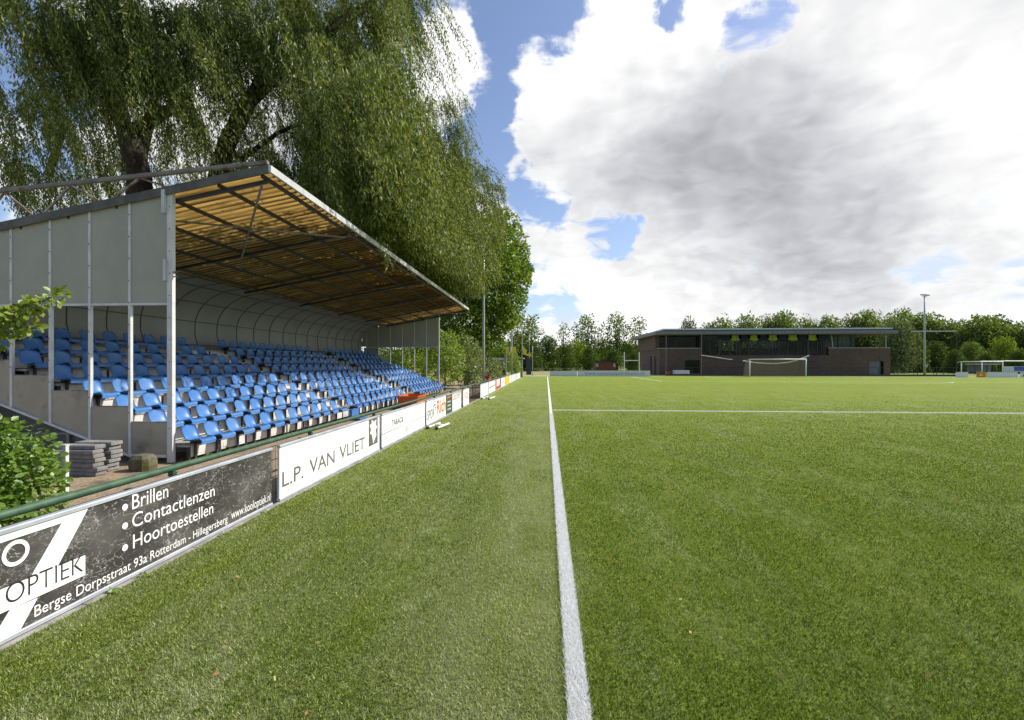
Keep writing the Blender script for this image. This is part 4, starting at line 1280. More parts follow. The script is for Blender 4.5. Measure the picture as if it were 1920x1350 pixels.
def broad_tree(name, base, trunk_r, clumps, per_m2, leaf, mat, label, cat='tree', group=None, bark='bark_grey', zsq=.8, inner=.35, limbs=5, width=.6):
    root = empty(name, base, label, cat, group)
    b = Vector(base)
    m = MB()
    cz = [Vector(c[:3]) for c in clumps]
    top = max(cz, key=lambda p: p.z)
    low = min(c.z for c in cz)
    mid = Vector((b.x * .7 + top.x * .3, b.y * .7 + top.y * .3, (low + b.z) * .55 + .2 * top.z))
    path = [b, b.lerp(mid, .5) + Vector((trunk_r * .3, 0, 0)), mid, mid.lerp(top, .6), top]
    m.tube(path, [trunk_r, trunk_r * .8, trunk_r * .65, trunk_r * .35, trunk_r * .08], 7)
    for c in random.Random(len(clumps)).sample(cz, min(limbs, len(cz))):
        m.tube(limb_path(mid, c, .08, 5, int(c.x * 10)), [trunk_r * .45, trunk_r * .35, trunk_r * .25, trunk_r * .15, trunk_r * .05], 5)
    m.build('trunk', M[bark], root, smooth=True)
    V = clump_leaves(clumps, per_m2, leaf, width, zsq, inner)
    V = V - np.array([b.x, b.y, b.z])
    link_mesh('crown', np_mesh('crown', V, 4), M[mat], root)
    return root

def px_clumps(lst, jit=0.8):
    return [(*at(u, v, Y=Y_), r) for (u, v, Y_, r) in lst]

# broadleaf trees past the end of the stand
broad_tree('maple_tree', (-6.3, 38, 0), .28, px_clumps([
    (905, 430, 36, 1.6), (930, 440, 38, 1.5), (950, 455, 38, 1.5), (965, 480, 38, 1.3), (975, 505, 38, 1.1), (985, 505, 38, .6), (985, 525, 38, .5), (960, 520, 37, 1.5), (935, 490, 36, 1.7), (915, 510, 35, 1.6),
    (890, 490, 36, 1.7), (880, 540, 37, 1.8), (910, 560, 36, 1.8), (940, 550, 37, 1.7), (962, 560, 38, 1.2), (938, 595, 37, 1.5), (918, 620, 37, 1.5), (950, 600, 38, .8), (895, 600, 37, 1.8), (925, 645, 38, 1.1),
    (955, 415, 39, .8), (947, 400, 39, .6), (968, 430, 39, .5), (955, 590, 38, 1.1)]), 560, .23, 'leaf_broad', 'bushy bright green broadleaf tree behind the tall lamp mast', group='broadleaf trees past the stand', limbs=10)
broad_tree('maple_tree', (-9.5, 36, 0), .28, px_clumps([
    (850, 560, 37, 2.0), (830, 610, 36, 1.9), (865, 600, 35, 1.7), (880, 640, 36, 1.5), (845, 640, 34, 1.5), (800, 640, 36, 1.9), (760, 660, 37, 1.9), (870, 520, 38, 1.9), (900, 640, 36, 1.3), (830, 540, 39, 1.9), (790, 600, 40, 2.1)]),
    480, .22, 'leaf_broad', 'rounded dark green tree showing behind the open end of the stand', group='broadleaf trees past the stand', limbs=6)
def shrub(name, lst, per, leaf, mat, label, group='shrubs behind the far fence'):
    c = px_clumps(lst)
    bx = sum(q[0] for q in c) / len(c); byy = sum(q[1] for q in c) / len(c)
    return broad_tree(name, (bx, byy, -.02), .07, c, per, leaf, mat, label, 'shrub', group, limbs=4)
shrub('shrub', [(835, 640, 30, .9), (845, 665, 29.5, .9), (825, 680, 29.5, .9), (850, 690, 29.5, .8), (838, 705, 29.5, .7), (812, 660, 30, .8)], 900, .14, 'leaf_hedge', 'yellow-green leafy shrub just past the last corner post of the stand')
shrub('shrub', [(770, 670, 32, 1.0), (745, 680, 32, 1.0), (790, 685, 31, .9), (725, 665, 33, 1.0), (805, 700, 30, .8)], 800, .14, 'leaf_hedge', 'leafy green shrub seen between the posts of the far end wall')
shrub('shrub', [(870, 650, 33, 1.0), (865, 680, 32, 1.0), (885, 690, 32, .9), (885, 665, 33, .9), (872, 705, 32, .8), (890, 706, 32, .7)], 800, .15, 'leaf_pale', 'greyish green shrub beside the tall lamp mast')
shrub('shrub', [(915, 690, 37, 1.0), (905, 675, 38, 1.0), (925, 705, 37, .8), (918, 708, 36, .7), (930, 690, 38, .7)], 700, .16, 'leaf_pale', 'silvery grey-green shrub between the lamp mast and the yellow sign')
shrub('shrub', [(961, 675, 52, .9), (962, 690, 52, .9), (958, 665, 52, .7)], 500, .18, 'leaf_lime', 'small yellow-green shrub beside the kiosk')

# bush and shoot at the near fence
def near_leaves(clumps, n_m2, size):
    P_, A_ = [], []
    for (cx, cy, cz, r) in clumps:
        n = int(n_m2 * r * r)
        v = unit(rng.normal(size=(n, 3)))
        f = .45 + .55 * rng.random((n, 1)) ** .5
        P_.append(np.array([cx, cy, cz]) + v * f * r)
        A_.append(v * .8 + rng.normal(size=(n, 3)) * .45 + np.array([0.15, -.15, -.35]))
    P_ = np.concatenate(P_); A_ = unit(np.concatenate(A_))
    n = len(P_)
    up = unit(np.array([.35, -.1, 1.0]) + rng.normal(size=(n, 3)) * .55)
    sd = unit(np.cross(A_, up)); nm = np.cross(sd, A_)
    s = (size * (.65 + .7 * rng.random(n)))[:, None]
    w_ = s * .34
    pts = [P_, P_ + A_ * s * .25 + sd * w_ * .85 + nm * s * .05, P_ + A_ * s * .6 + sd * w_ + nm * s * .04, P_ + A_ * s,
           P_ + A_ * s * .6 - sd * w_ + nm * s * .04, P_ + A_ * s * .25 - sd * w_ * .85 + nm * s * .05]
    # two halves folded at the midrib, joined so that they stay one leaf
    return np.stack(pts, 1)
def leaf6(name, arr, mat, root):
    n = len(arr)
    V = arr.reshape(-1, 3) - np.array(root.location)
    idx = np.arange(n)[:, None] * 6
    F = np.concatenate([idx + np.array([0, 1, 2, 3]), idx + np.array([0, 3, 4, 5])], 1).reshape(-1, 4)
    me = bpy.data.meshes.new(name)
    me.from_pydata(V.tolist(), [], F.tolist())
    me.update()
    return link_mesh(name, me, mat, root)
bush = empty('leafy_bush', (-5.3, 4.5, 0), 'bright green broad-leaved bush between the tube rail and the slab pile', 'bush')
bc = [(-5.47, 4.55, .66, .38), (-5.30, 4.55, .46, .34), (-5.12, 4.5, .26, .28), (-5.65, 4.4, .74, .36), (-5.8, 4.5, .45, .45), (-5.40, 4.25, .30, .36), (-5.15, 4.3, .16, .26), (-5.9, 4.3, .68, .40), (-5.2, 4.0, .2, .28), (-5.55, 4.0, .35, .38), (-5.25, 3.7, .22, .32), (-5.65, 3.7, .5, .40)]
leaf6('foliage', near_leaves(bc, 3600, .066), M['leaf_bush'], bush)
m = MB()
for i, c in enumerate(bc):
    m.tube(limb_path((-5.3 + .04 * i - .2, 4.4, 0), c[:3], .1, 5, i), [.014, .012, .010, .007, .004], 5)
m.build('stem', M['bark_grey'], bush)
shoot = empty('sapling', (-5.75, 4.2, 0), 'slender sapling whose yellow-green shoot reaches across the first stand posts', 'tree')
m = MB()
tipA = at(112, 552, Y=4.2); tipB = at(62, 612, Y=4.15); tipC = at(8, 640, Y=4.1)
m.tube(limb_path((-5.75, 4.2, 0), (-5.45, 4.2, 1.95), .03, 6, 2), [.022, .02, .018, .016, .014, .012], 6)
P1 = [limb_path((-5.45, 4.2, 1.95), tipA, .10, 12, 5), limb_path((-5.45, 4.2, 1.85), tipB, .08, 9, 6), limb_path((-5.5, 4.2, 1.7), tipC, .06, 8, 7), limb_path((-5.4, 4.2, 1.98), at(70, 575, Y=4.25), .06, 9, 9), limb_path((-5.5, 4.2, 1.8), at(40, 590, Y=4.1), .06, 8, 8)]
lc = []
for pth in P1:
    m.tube(pth, [.009 - .007 * i / (len(pth) - 1) for i in range(len(pth))], 5)
    for p in pth[2:]:
        lc.append((*p, .055))
m.build('trunk', M['bark_grey'], shoot)
leaf6('foliage', near_leaves(lc, 4300, .062), M['leaf_lime'], shoot)
# small weeds
wd = np.random.default_rng(4)
weeds = [(-3.01, 3.15), (-3.01, 3.42), (-3.01, 4.3), (-3.01, 5.0), (-3.01, 6.4), (-3.01, 7.6), (-3.0, 10.9), (-2.98, 22.4), (-3.3, 4.15), (-3.28, 3.6), (-3.55, 4.35), (-5.9, 8.6), (-5.7, 10.4), (-5.85, 7.95)]
for i, (wx, wy) in enumerate(weeds):
    n_ = 14
    s_ = .12 if wx < -3.2 else .05
    V = near_leaves([(wx, wy, s_ * .3, s_ * .55)], 14 / (s_ * .55) ** 2, s_ * .55)
    r_ = empty('weed', (wx, wy, 0), 'tiny green weed growing in the joint below the advertising boards' if wx > -3.2 else ('low green weed on the gravel behind the black board' if wx > -4 else 'low green weed at the foot of the front risers'), 'weed',
               'weeds in the board joint' if wx > -3.2 else ('weeds behind the black board' if wx > -4 else 'weeds by the risers'))
    leaf6('leaf', V, M['leaf_bush'], r_)
# litter of fallen leaves and fluff on the turf
n_ = 900
lx = -2.9 + 14 * rng.random(n_); ly = 1.8 + 16 * rng.random(n_) ** 1.2
V = leaf_quads(np.stack([lx, ly, np.full(n_, .022)], 1), np.stack([rng.normal(size=n_), rng.normal(size=n_), rng.normal(size=n_) * .15], 1), .032 * (.4 + rng.random(n_)), .6)
M['litter'] = leaf_mat('leaf_litter', [(0.10, 0.09, 0.03), (0.30, 0.24, 0.06), (0.36, 0.16, 0.04), (0.45, 0.42, 0.20)], .2, .03)
tag(link_mesh('fallen_leaves', np_mesh('fallen_leaves', V, 4), M['litter']), kind='stuff')

# far woods: individual trees
frnd = random.Random(21)
def round_clumps(h, w_, n, zlo=.25):
    out = []
    for i in range(n):
        t = zlo + (1 - zlo) * (i + .5) / n
        rr = w_ * .5 * (math.sin(math.pi * min(1, (t - zlo) / (1 - zlo) * .86 + .14)) ** .6)
        a = i * 2.4 + frnd.uniform(-.5, .5)
        k = frnd.uniform(.25, .85)
        r_ = w_ * frnd.uniform(.17, .26)
        out.append((rr * k * math.cos(a), rr * k * math.sin(a), h * t - r_ * .55 * t, r_))
    return out
def proto(name, h, w_, n, per, leaf, mat, trunk_r, zlo, bark='bark'):
    o = broad_tree(name, (0, 0, 0), trunk_r, round_clumps(h, w_, n, zlo), per, leaf, mat, 'tree', 'tree', 'trees beyond the field', bark=bark, zsq=.85, inner=.3)
    return o
PROTO = {
    'airy': proto('poplar_tree', 10, 5.2, 24, 44, .40, 'leaf_far', .24, .38),
    'airy2': proto('poplar_tree', 10, 4.2, 22, 48, .38, 'leaf_far', .22, .30),
    'round': proto('deciduous_tree', 10, 9.5, 30, 42, .48, 'leaf_far', .25, .16),
    'round2': proto('deciduous_tree', 10, 11.0, 34, 40, .50, 'leaf_far', .25, .14),
    'lime': proto('deciduous_tree', 10, 8.5, 28, 42, .48, 'leaf_far_lime', .22, .10),
    'dark': proto('deciduous_tree', 10, 9.0, 28, 48, .48, 'leaf_far_dark', .25, .06),
    'grey': proto('deciduous_tree', 10, 9.0, 28, 42, .45, 'leaf_far_grey', .25, .15),
    'spire': proto('cypress_tree', 10, 2.6, 20, 60, .30, 'leaf_far_dark', .15, .10),
}
used = set()
def far_tree(kind, u, vtop, Y_, wide=1.0, label=''):
    p = at(u, vtop, Y=Y_)
    o = PROTO[kind]
    if kind in used: o = copy_tree(o)
    used.add(kind)
    o.location = (p.x, Y_, -.03)
    s = p.z / 10.0
    o.scale = (s * wide, s * wide, s)
    o.rotation_euler = (0, 0, frnd.uniform(0, 6.28))
    o['label'] = label
    return o
F = [
    # the airy poplars in a row beyond the far corner
    ('airy', 996, 590, 120, .95, 'airy poplar with loose crown above the yellow flag'),
    ('airy2', 968, 590, 112, 1.1, 'tall thin tree crown between the two lamp masts'),
    ('airy2', 1058, 604, 135, .8, 'slim pointed poplar standing alone above the low woods'),
    ('airy', 1101, 590, 135, 1.0, 'tall open-crowned poplar, first in the row of three'),
    ('airy', 1156, 586, 132, .95, 'tall open-crowned poplar, middle one of the row of three'),
    ('airy2', 1197, 592, 130, 1.1, 'tall open-crowned poplar beside the clubhouse roof'),
    ('airy2', 1085, 622, 140, .7, 'short thin tree between the lone poplar and the row of three'),
    ('dark', 1028, 630, 118, 1.0, 'dark round tree at the edge of the tan field'),
    ('dark', 1000, 640, 112, .9, 'dark low tree below the airy poplar'),
    ('dark', 975, 622, 116, 1.0, 'dark tree behind the yellow flag'),
    ('dark', 1060, 645, 122, 1.0, 'dark low tree below the lone poplar'),
    ('lime', 1082, 636, 128, 1.1, 'sunlit yellow-green tree above the brown shed'),
    ('dark', 1105, 650, 118, .9, 'dark low tree close behind the brown shed'),
    ('lime', 1130, 632, 134, 1.1, 'sunlit yellow-green tree between two tall poplar trunks'),
    ('lime', 1178, 638, 132, 1.1, 'sunlit yellow-green tree behind the white rugby posts'),
    ('dark', 1150, 655, 124, 1.0, 'dark low tree between shed and rugby posts'),
    ('lime', 1212, 632, 128, .9, 'sunlit yellow-green tree against the clubhouse side wall'),
    ('dark', 1190, 658, 120, .9, 'dark low tree behind the rugby posts'),
    ('dark', 948, 640, 108, 1.0, 'dark tree behind the yellow banner'),
    # crowns over the clubhouse roof
    ('grey', 1291, 597, 118, .55, 'small loose crown standing alone over the clubhouse roof'),
    ('round', 1357, 597, 118, .75, 'first broad crown over the clubhouse roof after the gap'),
    ('round', 1402, 592, 120, .75, 'broad crown over the clubhouse roof, second after the gap'),
    ('grey', 1438, 593, 122, .6, 'narrow crown over the middle of the clubhouse roof'),
    ('round2', 1470, 587, 120, .7, 'tallest domed crown over the middle of the clubhouse roof'),
    ('round', 1512, 597, 122, .65, 'low crown over the clubhouse roof next to the tallest dome'),
    ('round2', 1553, 595, 120, .65, 'wide crown over the clubhouse roof above the glass front'),
    ('grey', 1592, 593, 122, .7, 'grey-green crown over the clubhouse roof near its end'),
    ('round2', 1624, 586, 120, .7, 'dense crown below the dark spire tops'),
    ('spire', 1622, 579, 135, 1.2, 'dark spire top poking above the dense crown'),
    ('spire', 1645, 580, 135, .9, 'second dark spire top, close to the roof end'),
    ('dark', 1330, 606, 128, .7, 'dark crown far back in the gap over the roof'),
    # woods beside and beyond the clubhouse
    ('grey', 1690, 598, 92, .75, 'pale flowering tree at the end of the clubhouse'),
    ('grey', 1672, 600, 95, .6, 'pale grey-green tree touching the clubhouse roof end'),
    ('round2', 1690, 584, 112, .8, 'tall round tree rising behind the pale flowering tree'),
    ('round2', 1738, 590, 110, .85, 'round tree behind the floodlight mast'),
    ('dark', 1715, 630, 98, .9, 'dark low tree at the foot of the floodlight mast'),
    ('dark', 1755, 640, 100, 1.0, 'dark low tree beside the ball net corner pole'),
    ('round', 1772, 600, 108, .8, 'green tree beyond the ball net corner pole'),
    ('dark', 1800, 602, 112, .9, 'dark tree above the white training goal'),
    ('round2', 1838, 594, 104, .85, 'tall spreading tree behind the training goals'),
    ('dark', 1866, 592, 106, .9, 'tall dark tree behind the team shelter'),
    ('round', 1820, 640, 94, .8, 'low green tree behind the training goals'),
    ('lime', 1880, 630, 96, .9, 'sunlit low tree behind the team shelter'),
    ('round2', 1912, 608, 100, .9, 'green tree behind the last white board'),
    ('round', 1950, 604, 98, .9, 'green tree at the edge of the woods past the boards'),
    ('dark', 1790, 655, 92, .9, 'dark bushy tree at the edge of the yellow field'),
    ('dark', 1850, 660, 90, 1.0, 'dark bushy tree behind the team shelter roof'),
    ('dark', 1910, 655, 90, 1.0, 'dark bushy tree behind the last board'),
    ('round', 1990, 600, 96, .9, 'green tree beyond the edge of the boards'),
]
for a in F: far_tree(*a[:5], label=a[5])
# a continuous far wood behind them all
bk = []
x_ = -130
while x_ < 230:
    h_ = frnd.uniform(6.5, 9.5)
    for k in range(5):
        bk.append((x_ + frnd.uniform(-3, 3), 190 + frnd.uniform(-6, 6), h_ * frnd.uniform(.15, .85), frnd.uniform(2.2, 3.4)))
    x_ += 4.2
V = clump_leaves(bk, 26, .8, .6, .8, .3)
tag(link_mesh('far_woods', np_mesh('far_woods', V, 4), M['leaf_far_dark']), 'dark line of woods along the horizon', 'woods', kind='stuff')

# ------------------------------------------------------------------ clubhouse
YC = 74.0
def cx(u): return at(u, 690, Y=YC).x
def cz(u, v): return at(u, v, Y=YC).z
club = empty('clubhouse', (cx(1236.6), YC, 0), 'dark brick two-storey clubhouse with long glass front and flat overhanging roof', 'building')
XA, XZ = cx(1236.6), cx(1669.5)
XG0, XG1 = cx(1314.5), cx(1554)
ZW = cz(1440, 666.5); ZP = cz(1280, 653.5); ZS = cz(1440, 627.5); ZR = cz(1440, 621.5); ZRT = cz(1440, 617)
DEP = 15.0
xd0, xd1, zd0, zd1 = cx(1284), cx(1312.5), cz(1300, 700), cz(1300, 675)
xg0, xg1, zg1 = cx(1630), cx(1657.5), cz(1640, 677)
m = MB()
# front wall pieces round its openings
m.box(XA, xd0, YC, YC + .3, 0, ZW); m.box(xd0, xd1, YC, YC + .3, zd1, ZW); m.box(xd0, xd1, YC, YC + .3, 0, zd0)
m.box(xd1, xg0, YC, YC + .3, 0, ZW); m.box(xg0, xg1, YC, YC + .3, zg1, ZW); m.box(xg1, XZ, YC, YC + .3, 0, ZW)
m.box(XA, XG0, YC, YC + .3, ZW, ZP); m.box(XG1, XZ, YC, YC + .3, ZW, ZP)
# side walls and back
sd = [YC + .3, YC + 2.2, YC + 3.4, YC + 5.2, YC + 6.4, YC + DEP]
for i in (0, 2, 4): m.box(XA, XA + .3, sd[i], sd[i + 1], 0, ZP)
for i in (1, 3): m.box(XA, XA + .3, sd[i], sd[i + 1], 2.9, ZP)
m.box(XZ - .3, XZ, YC + .3, YC + DEP, 0, ZP); m.box(XA + .3, XZ - .3, YC + DEP - .3, YC + DEP, 0, ZP)
m.build('wall', M['brick'], club)
m = MB(); m.box(XA - .35, XA + .25, YC + 1.2, YC + DEP, ZP + .1, ZS - .05); m.build('upper_wall', M['brick'], club)
for (a, b_) in ((XA, XG0), (XG1, XZ)):
    m = MB(); m.box(a - .04, b_ + (.03 if b_ == XZ else 0), YC - .05, YC + .36, ZP, ZP + .09); m.build('coping', M['coping'], club)
m = MB(); m.box(XA - .05, XA + .34, YC + .362, YC + DEP, ZP, ZP + .09); m.build('coping', M['coping'], club)
m = MB(); m.box(XA + .3, XZ - .3, YC + .3, YC + DEP - .3, ZW - .28, ZW - .05); m.build('floor_slab', M['hut_grey'], club)
# dark doors in the side wall
for i in (1, 3):
    m = MB(); m.box(XA + .12, XA + .16, sd[i], sd[i + 1], 0, 2.9); m.build('side_door', M['frame_dark'], club)
m = MB(); m.box(xd0, xd1, YC + .16, YC + .2, zd0, zd1); wdw = m.build('window', M['glass_dark'], club)
m = MB(); m.box(xd0, xd0 + .07, YC + .12, YC + .158, zd0, zd1).box(xd1 - .07, xd1, YC + .12, YC + .158, zd0, zd1).box(xd0 + .07, xd1 - .07, YC + .12, YC + .158, zd1 - .07, zd1)
m.build('frame', M['frame_dark'], wdw)
m = MB()
n_ = 9
for i in range(n_):
    a = xg0 + (xg1 - xg0 - .35) * i / n_; b_ = xg0 + (xg1 - xg0 - .35) * (i + 1) / n_
    m.box(a + .02, b_ - .02, YC + .17, YC + .22, 0, zg1)
m.box(xg0, xg1 - .35, YC + .2, YC + .24, 0, zg1)
m.build('garage_door', M['door_steel'], club)
# long glass front
m = MB(); m.box(XG0, XG1, YC + .30, YC + .33, ZW, ZS); gl = m.build('glass_front', M['glazing'], club)
# room behind the long glass: dark walls with two windows to the back, counter and tables
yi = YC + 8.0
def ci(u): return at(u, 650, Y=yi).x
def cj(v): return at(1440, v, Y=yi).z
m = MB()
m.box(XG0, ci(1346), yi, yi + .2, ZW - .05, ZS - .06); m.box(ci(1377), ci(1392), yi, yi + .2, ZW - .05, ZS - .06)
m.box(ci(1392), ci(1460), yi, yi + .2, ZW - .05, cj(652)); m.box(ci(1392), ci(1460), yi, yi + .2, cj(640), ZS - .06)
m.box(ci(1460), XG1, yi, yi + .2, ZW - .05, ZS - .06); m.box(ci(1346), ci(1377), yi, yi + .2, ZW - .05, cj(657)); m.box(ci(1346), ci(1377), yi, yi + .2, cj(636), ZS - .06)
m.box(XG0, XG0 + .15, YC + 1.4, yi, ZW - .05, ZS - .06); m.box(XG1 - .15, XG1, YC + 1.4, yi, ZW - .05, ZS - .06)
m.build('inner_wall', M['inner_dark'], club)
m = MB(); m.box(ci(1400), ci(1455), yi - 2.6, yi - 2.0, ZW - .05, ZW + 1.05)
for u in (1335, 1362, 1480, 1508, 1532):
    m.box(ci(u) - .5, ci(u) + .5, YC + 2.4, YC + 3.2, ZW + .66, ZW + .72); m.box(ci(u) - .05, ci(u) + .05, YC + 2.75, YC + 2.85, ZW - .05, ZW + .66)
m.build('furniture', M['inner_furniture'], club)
m = MB()
mu = [1315.5, 1332, 1349.5, 1369.5, 1388, 1405, 1424.5, 1443, 1461.5, 1479, 1497.5, 1516, 1534]
for u in mu: m.box(cx(u) - .07, cx(u) + .07, YC + .24, YC + .298, ZW, ZS)
m.box(XG0, XG1, YC + .22, YC + .298, ZW - .002, ZW + .10)
m.build('mullion', M['frame_dark'], gl)
# upper windows to both sides, set back under the roof
m = MB(); m.box(XA + .25, XG0 - .1, YC + 1.3, YC + 1.34, ZP - .3, ZS); gl2 = m.build('glass_front', M['glass_dark'], club)
m = MB(); m.box(XG0 - .1, XG0 - .02, YC + .31, YC + 1.36, ZW, ZS); m.build('return_wall', M['frame_dark'], club)
m = MB(); m.box(XG1 + .05, XZ - 4.2, YC + 1.3, YC + 1.34, ZP - .3, ZS); gl3 = m.build('glass_front', M['curtain'], club)
for u in (1557, 1581, 1606, 1626, 1641):
    q = MB(); q.box(cx(u) - .05, cx(u) + .05, YC + 1.2, YC + 1.298, ZP, ZS); q.build('mullion', M['frame_dark'], gl3)
m = MB(); m.bar((cx(1563), YC + .6, ZS), (cx(1566), YC + .6, ZP + .09), .12); m.build('column', M['mast_grey'], club)
m = MB(); m.box(XZ - 4.2, XZ - 4.1, YC + 1.3, YC + 8, ZP - .3, ZS); m.build('glass_front', M['glass_dark'], club)
m = MB(); m.box(cx(1665), cx(1665) + .1, YC + .5, YC + .6, ZP, ZS); m.build('column', M['mast_grey'], club)
# round pennants hanging inside the glass
for i, u in enumerate([1362, 1380.5, 1397, 1415.5, 1432, 1451, 1469, 1488.5, 1507, 1525.5, 1543]):
    lime = i % 2 == 1
    hw = .88
    zt = ZS - .03
    c_ = cx(u)
    m = MB(); m.prism([(c_ - hw, zt), (c_ - hw, zt - .25)] + [(c_ - hw * math.cos(t), zt - .25 - .62 * math.sin(t)) for t in [math.pi * k / 12 for k in range(1, 12)]] + [(c_ + hw, zt - .25), (c_ + hw, zt)], 'y', YC + .205, YC + .222)
    m.build('pennant', M['disc_lime' if lime else 'disc_navy'], club)
# roof: fascia slab with overhang, pale top edge set back
x0r, x1r = cx(1243) - .3, at(1684, 690, Y=YC - 1.6).x
xl = at(1209, 629, Y=YC + 9).x
m = MB()
m.solid([(XA - .9, YC - 1.6, ZS), (x1r, YC - 1.6, ZS), (x1r, YC + DEP + 1, ZS), (XA - 1.5, YC + DEP + 1, ZS),
         (XA - .9, YC - 1.6, ZR), (x1r, YC - 1.6, ZR), (x1r, YC + DEP + 1, ZR), (XA - 1.5, YC + DEP + 1, ZR)],
        [(3, 2, 1, 0), (4, 5, 6, 7), (0, 1, 5, 4), (1, 2, 6, 5), (2, 3, 7, 6), (3, 0, 4, 7)])
rf_ = m.build('roof', M['roof_grey'], club)
m = MB(); m.box(XA + .2, cx(1663), YC - 1.2, YC + DEP - 1, ZR + .19, ZR + .40); m.build('roof_edge', M['roof_pale'], rf_)
m = MB(); m.box(XA + .3, cx(1673), YC - 1.3, YC + DEP - 1.2, ZR + .001, ZR + .189); m.build('roof_gap', M['dark_steel'], rf_)
m = MB(); m.box(XA - .8, x1r - .1, YC - 1.5, YC + DEP, ZS - .05, ZS - .003); m.build('soffit', M['soffit'], rf_)

# ------------------------------------------------------------------ goal, nets, boards at the far end
def goal(name, x0, x1, y, h, depth, label, net=True, group=None, r_=.06):
    root = empty(name, ((x0 + x1) / 2, y, 0), label, 'goal', group)
    for xx in (x0, x1):
        m = MB(); m.tube([(xx, y, 0), (xx, y, h - r_)], r_, 10); m.build('goal_post', M['goal_white'], root, smooth=True)
    m = MB(); m.tube([(x0 - r_, y, h), (x1 + r_, y, h)], r_, 10); m.build('crossbar', M['goal_white'], root, smooth=True)
    for xx in (x0, x1):
        m = MB(); m.tube([(xx, y, h), (xx, y + depth * .45, h - .12)], .025, 6); m.build('net_arm', M['goal_white'], root)
    if net:
        m = MB()
        pr = [(y + .03, h), (y + depth * .55, h - .1), (y + depth * .8, h * .6), (y + depth, .02)]
        for i in range(3):
            m.face([(x0, *pr[i]), (x1, *pr[i]), (x1, *pr[i + 1]), (x0, *pr[i + 1])])
        for xx in (x0 - .02, x1 + .02):
            m.face([(xx, y + .03, .02)] + [(xx, *p) for p in reversed(pr)])
        m.build('net', M['goal_net'], root)
    return root
gz = at(1457, 673.5, Y=GL)
goal('football_goal', at(1405.5, 690, Y=GL).x, at(1510.8, 690, Y=GL).x, GL - .06, gz.z, 2.0, 'white full-size goal with brownish net in front of the clubhouse')

YN = 67.0
cn = empty('ball_net', (at(1380, 700, Y=YN).x, YN, 0), 'tall dark ball-catching net on slim poles between goal and clubhouse', 'net')
PU = [1249, 1315.3, 1381, 1448.5, 1516, 1583, 1650, 1720.5, 1793.5]
zn = at(1500, 622.5, Y=YN).z
for u in PU:
    xx = at(u, 700, Y=YN).x
    m = MB(); m.tube([(xx, YN, 0), (xx, YN, zn if u > 1300 else zn - .4)], .035, 8)
    m.build('pole', M['pole_dim'] if u < 1330 else M['dark_steel'], cn)
xa, xb = at(PU[0], 700, Y=YN).x, at(PU[-1], 700, Y=YN).x
m = MB(); m.face([(xa, YN + .06, .05), (xb, YN + .06, .05), (xb, YN + .06, zn - .05), (xa, YN + .06, zn - .05)]); m.build('net', M['catch_net'], cn)
m = MB(); m.box(at(1708, 622, Y=YN).x, xb, YN - .03, YN + .03, zn - .05, zn + .10); m.build('top_rail', M['mast_grey'], cn)
m = MB(); m.box(xa, xb, YN - .05, YN - .01, .02, .26); m.build('base_board', M['dark_steel'], cn)
rl = MB(); rl.box(xa, xb, YN - .06, YN - .03, 1.14, 1.19)
xx = xa + 1
while xx < xb: rl.box(xx, xx + .06, YN - .06, YN - .02, .26, 1.14); xx += 2.4
rl.build('low_rail', M['dark_steel'], cn)
def rope(pts, r_): 
    m = MB(); m.tube(pts, r_, 6); return m.build('rolled_net', M['rope_white'], cn)
def atn(u, v): return tuple(at(u, v, Y=YN - .12))
rope([atn(1393, 676), atn(1404, 678.3), atn(1420, 680.5), atn(1440, 681.5), atn(1460, 681.3), atn(1480, 679.3), atn(1500, 673.5), atn(1517, 666.5)], .085)
rope([atn(1315, 666), atn(1340, 669.5), atn(1366, 673.5), atn(1373, 674)], .05)

YBK = 64.55
def flat_board(u0, u1, v0, Y_, mat, label, name='advertising_board', z0=.04):
    a, b_ = at(u0, 700, Y=Y_), at(u1, 700, Y=Y_)
    z1 = at((u0 + u1) / 2, v0, Y=Y_).z
    root = empty(name, (a.x, Y_, 0), label, 'board', 'boards behind the goal line')
    m = MB(); m.box(a.x, b_.x, Y_ - .02, Y_ + .02, z0, z1 - .03); m.build('panel', mat, root)
    m = MB(); m.box(a.x - .01, b_.x + .01, Y_ - .03, Y_ + .03, z1 - .03, z1).box(a.x - .01, b_.x + .01, Y_ - .03, Y_ + .03, .01, z0); m.build('frame_rail', M['alu'], root)
    return root, a.x, b_.x, z1
flat_board(1031, 1081.5, 695.5, YBK, M['board_grey_and_shaded'], 'plain grey board at the end of the touchline')
b, xa, xb, z1 = flat_board(1083.5, 1219, 694.8, YBK, M['board_grey_and_shaded'], 'long shaded white board with grey web address beside the clubhouse')
letter('www.vanswaaijadvokaten.nl', at(1096, 700, Y=YBK).x, at(1207, 700, Y=YBK).x, .22, z1 - .14, YBK - .0225, M['letter_grey'], b, -.008, face='y')
YR = 62.9
flat_board(1792, 1815, 697.5, YR, M['board_grey_and_shaded'], 'plain white board beside the ball net corner pole')
b, xa, xb, z1 = flat_board(1831, 1847, 697.5, YR, M['board_orange'], 'orange-brown board with a small yellow triangle')
m = MB(); c_ = (xa + xb) / 2; m.prism([(c_ - .3, .15), (c_ + .3, .15), (c_, .58)], 'y', YR - .026, YR - .0205); m.build('emblem', M['board_yellow'], b)
m = MB(); m.box(xb - .01, xb + .28, YR - .015, YR + .015, .05, z1 - .05); m.build('side_strip', M['board_yellow'], b)
flat_board(1850.5, 1908, 697.5, YR, M['board_grey_and_shaded'], 'long plain white board next to the orange-brown one')
b, xa, xb, z1 = flat_board(1913, 1965, 698, YR, M['board_grey_and_shaded'], 'pale board with a blue mark at the end of the row')
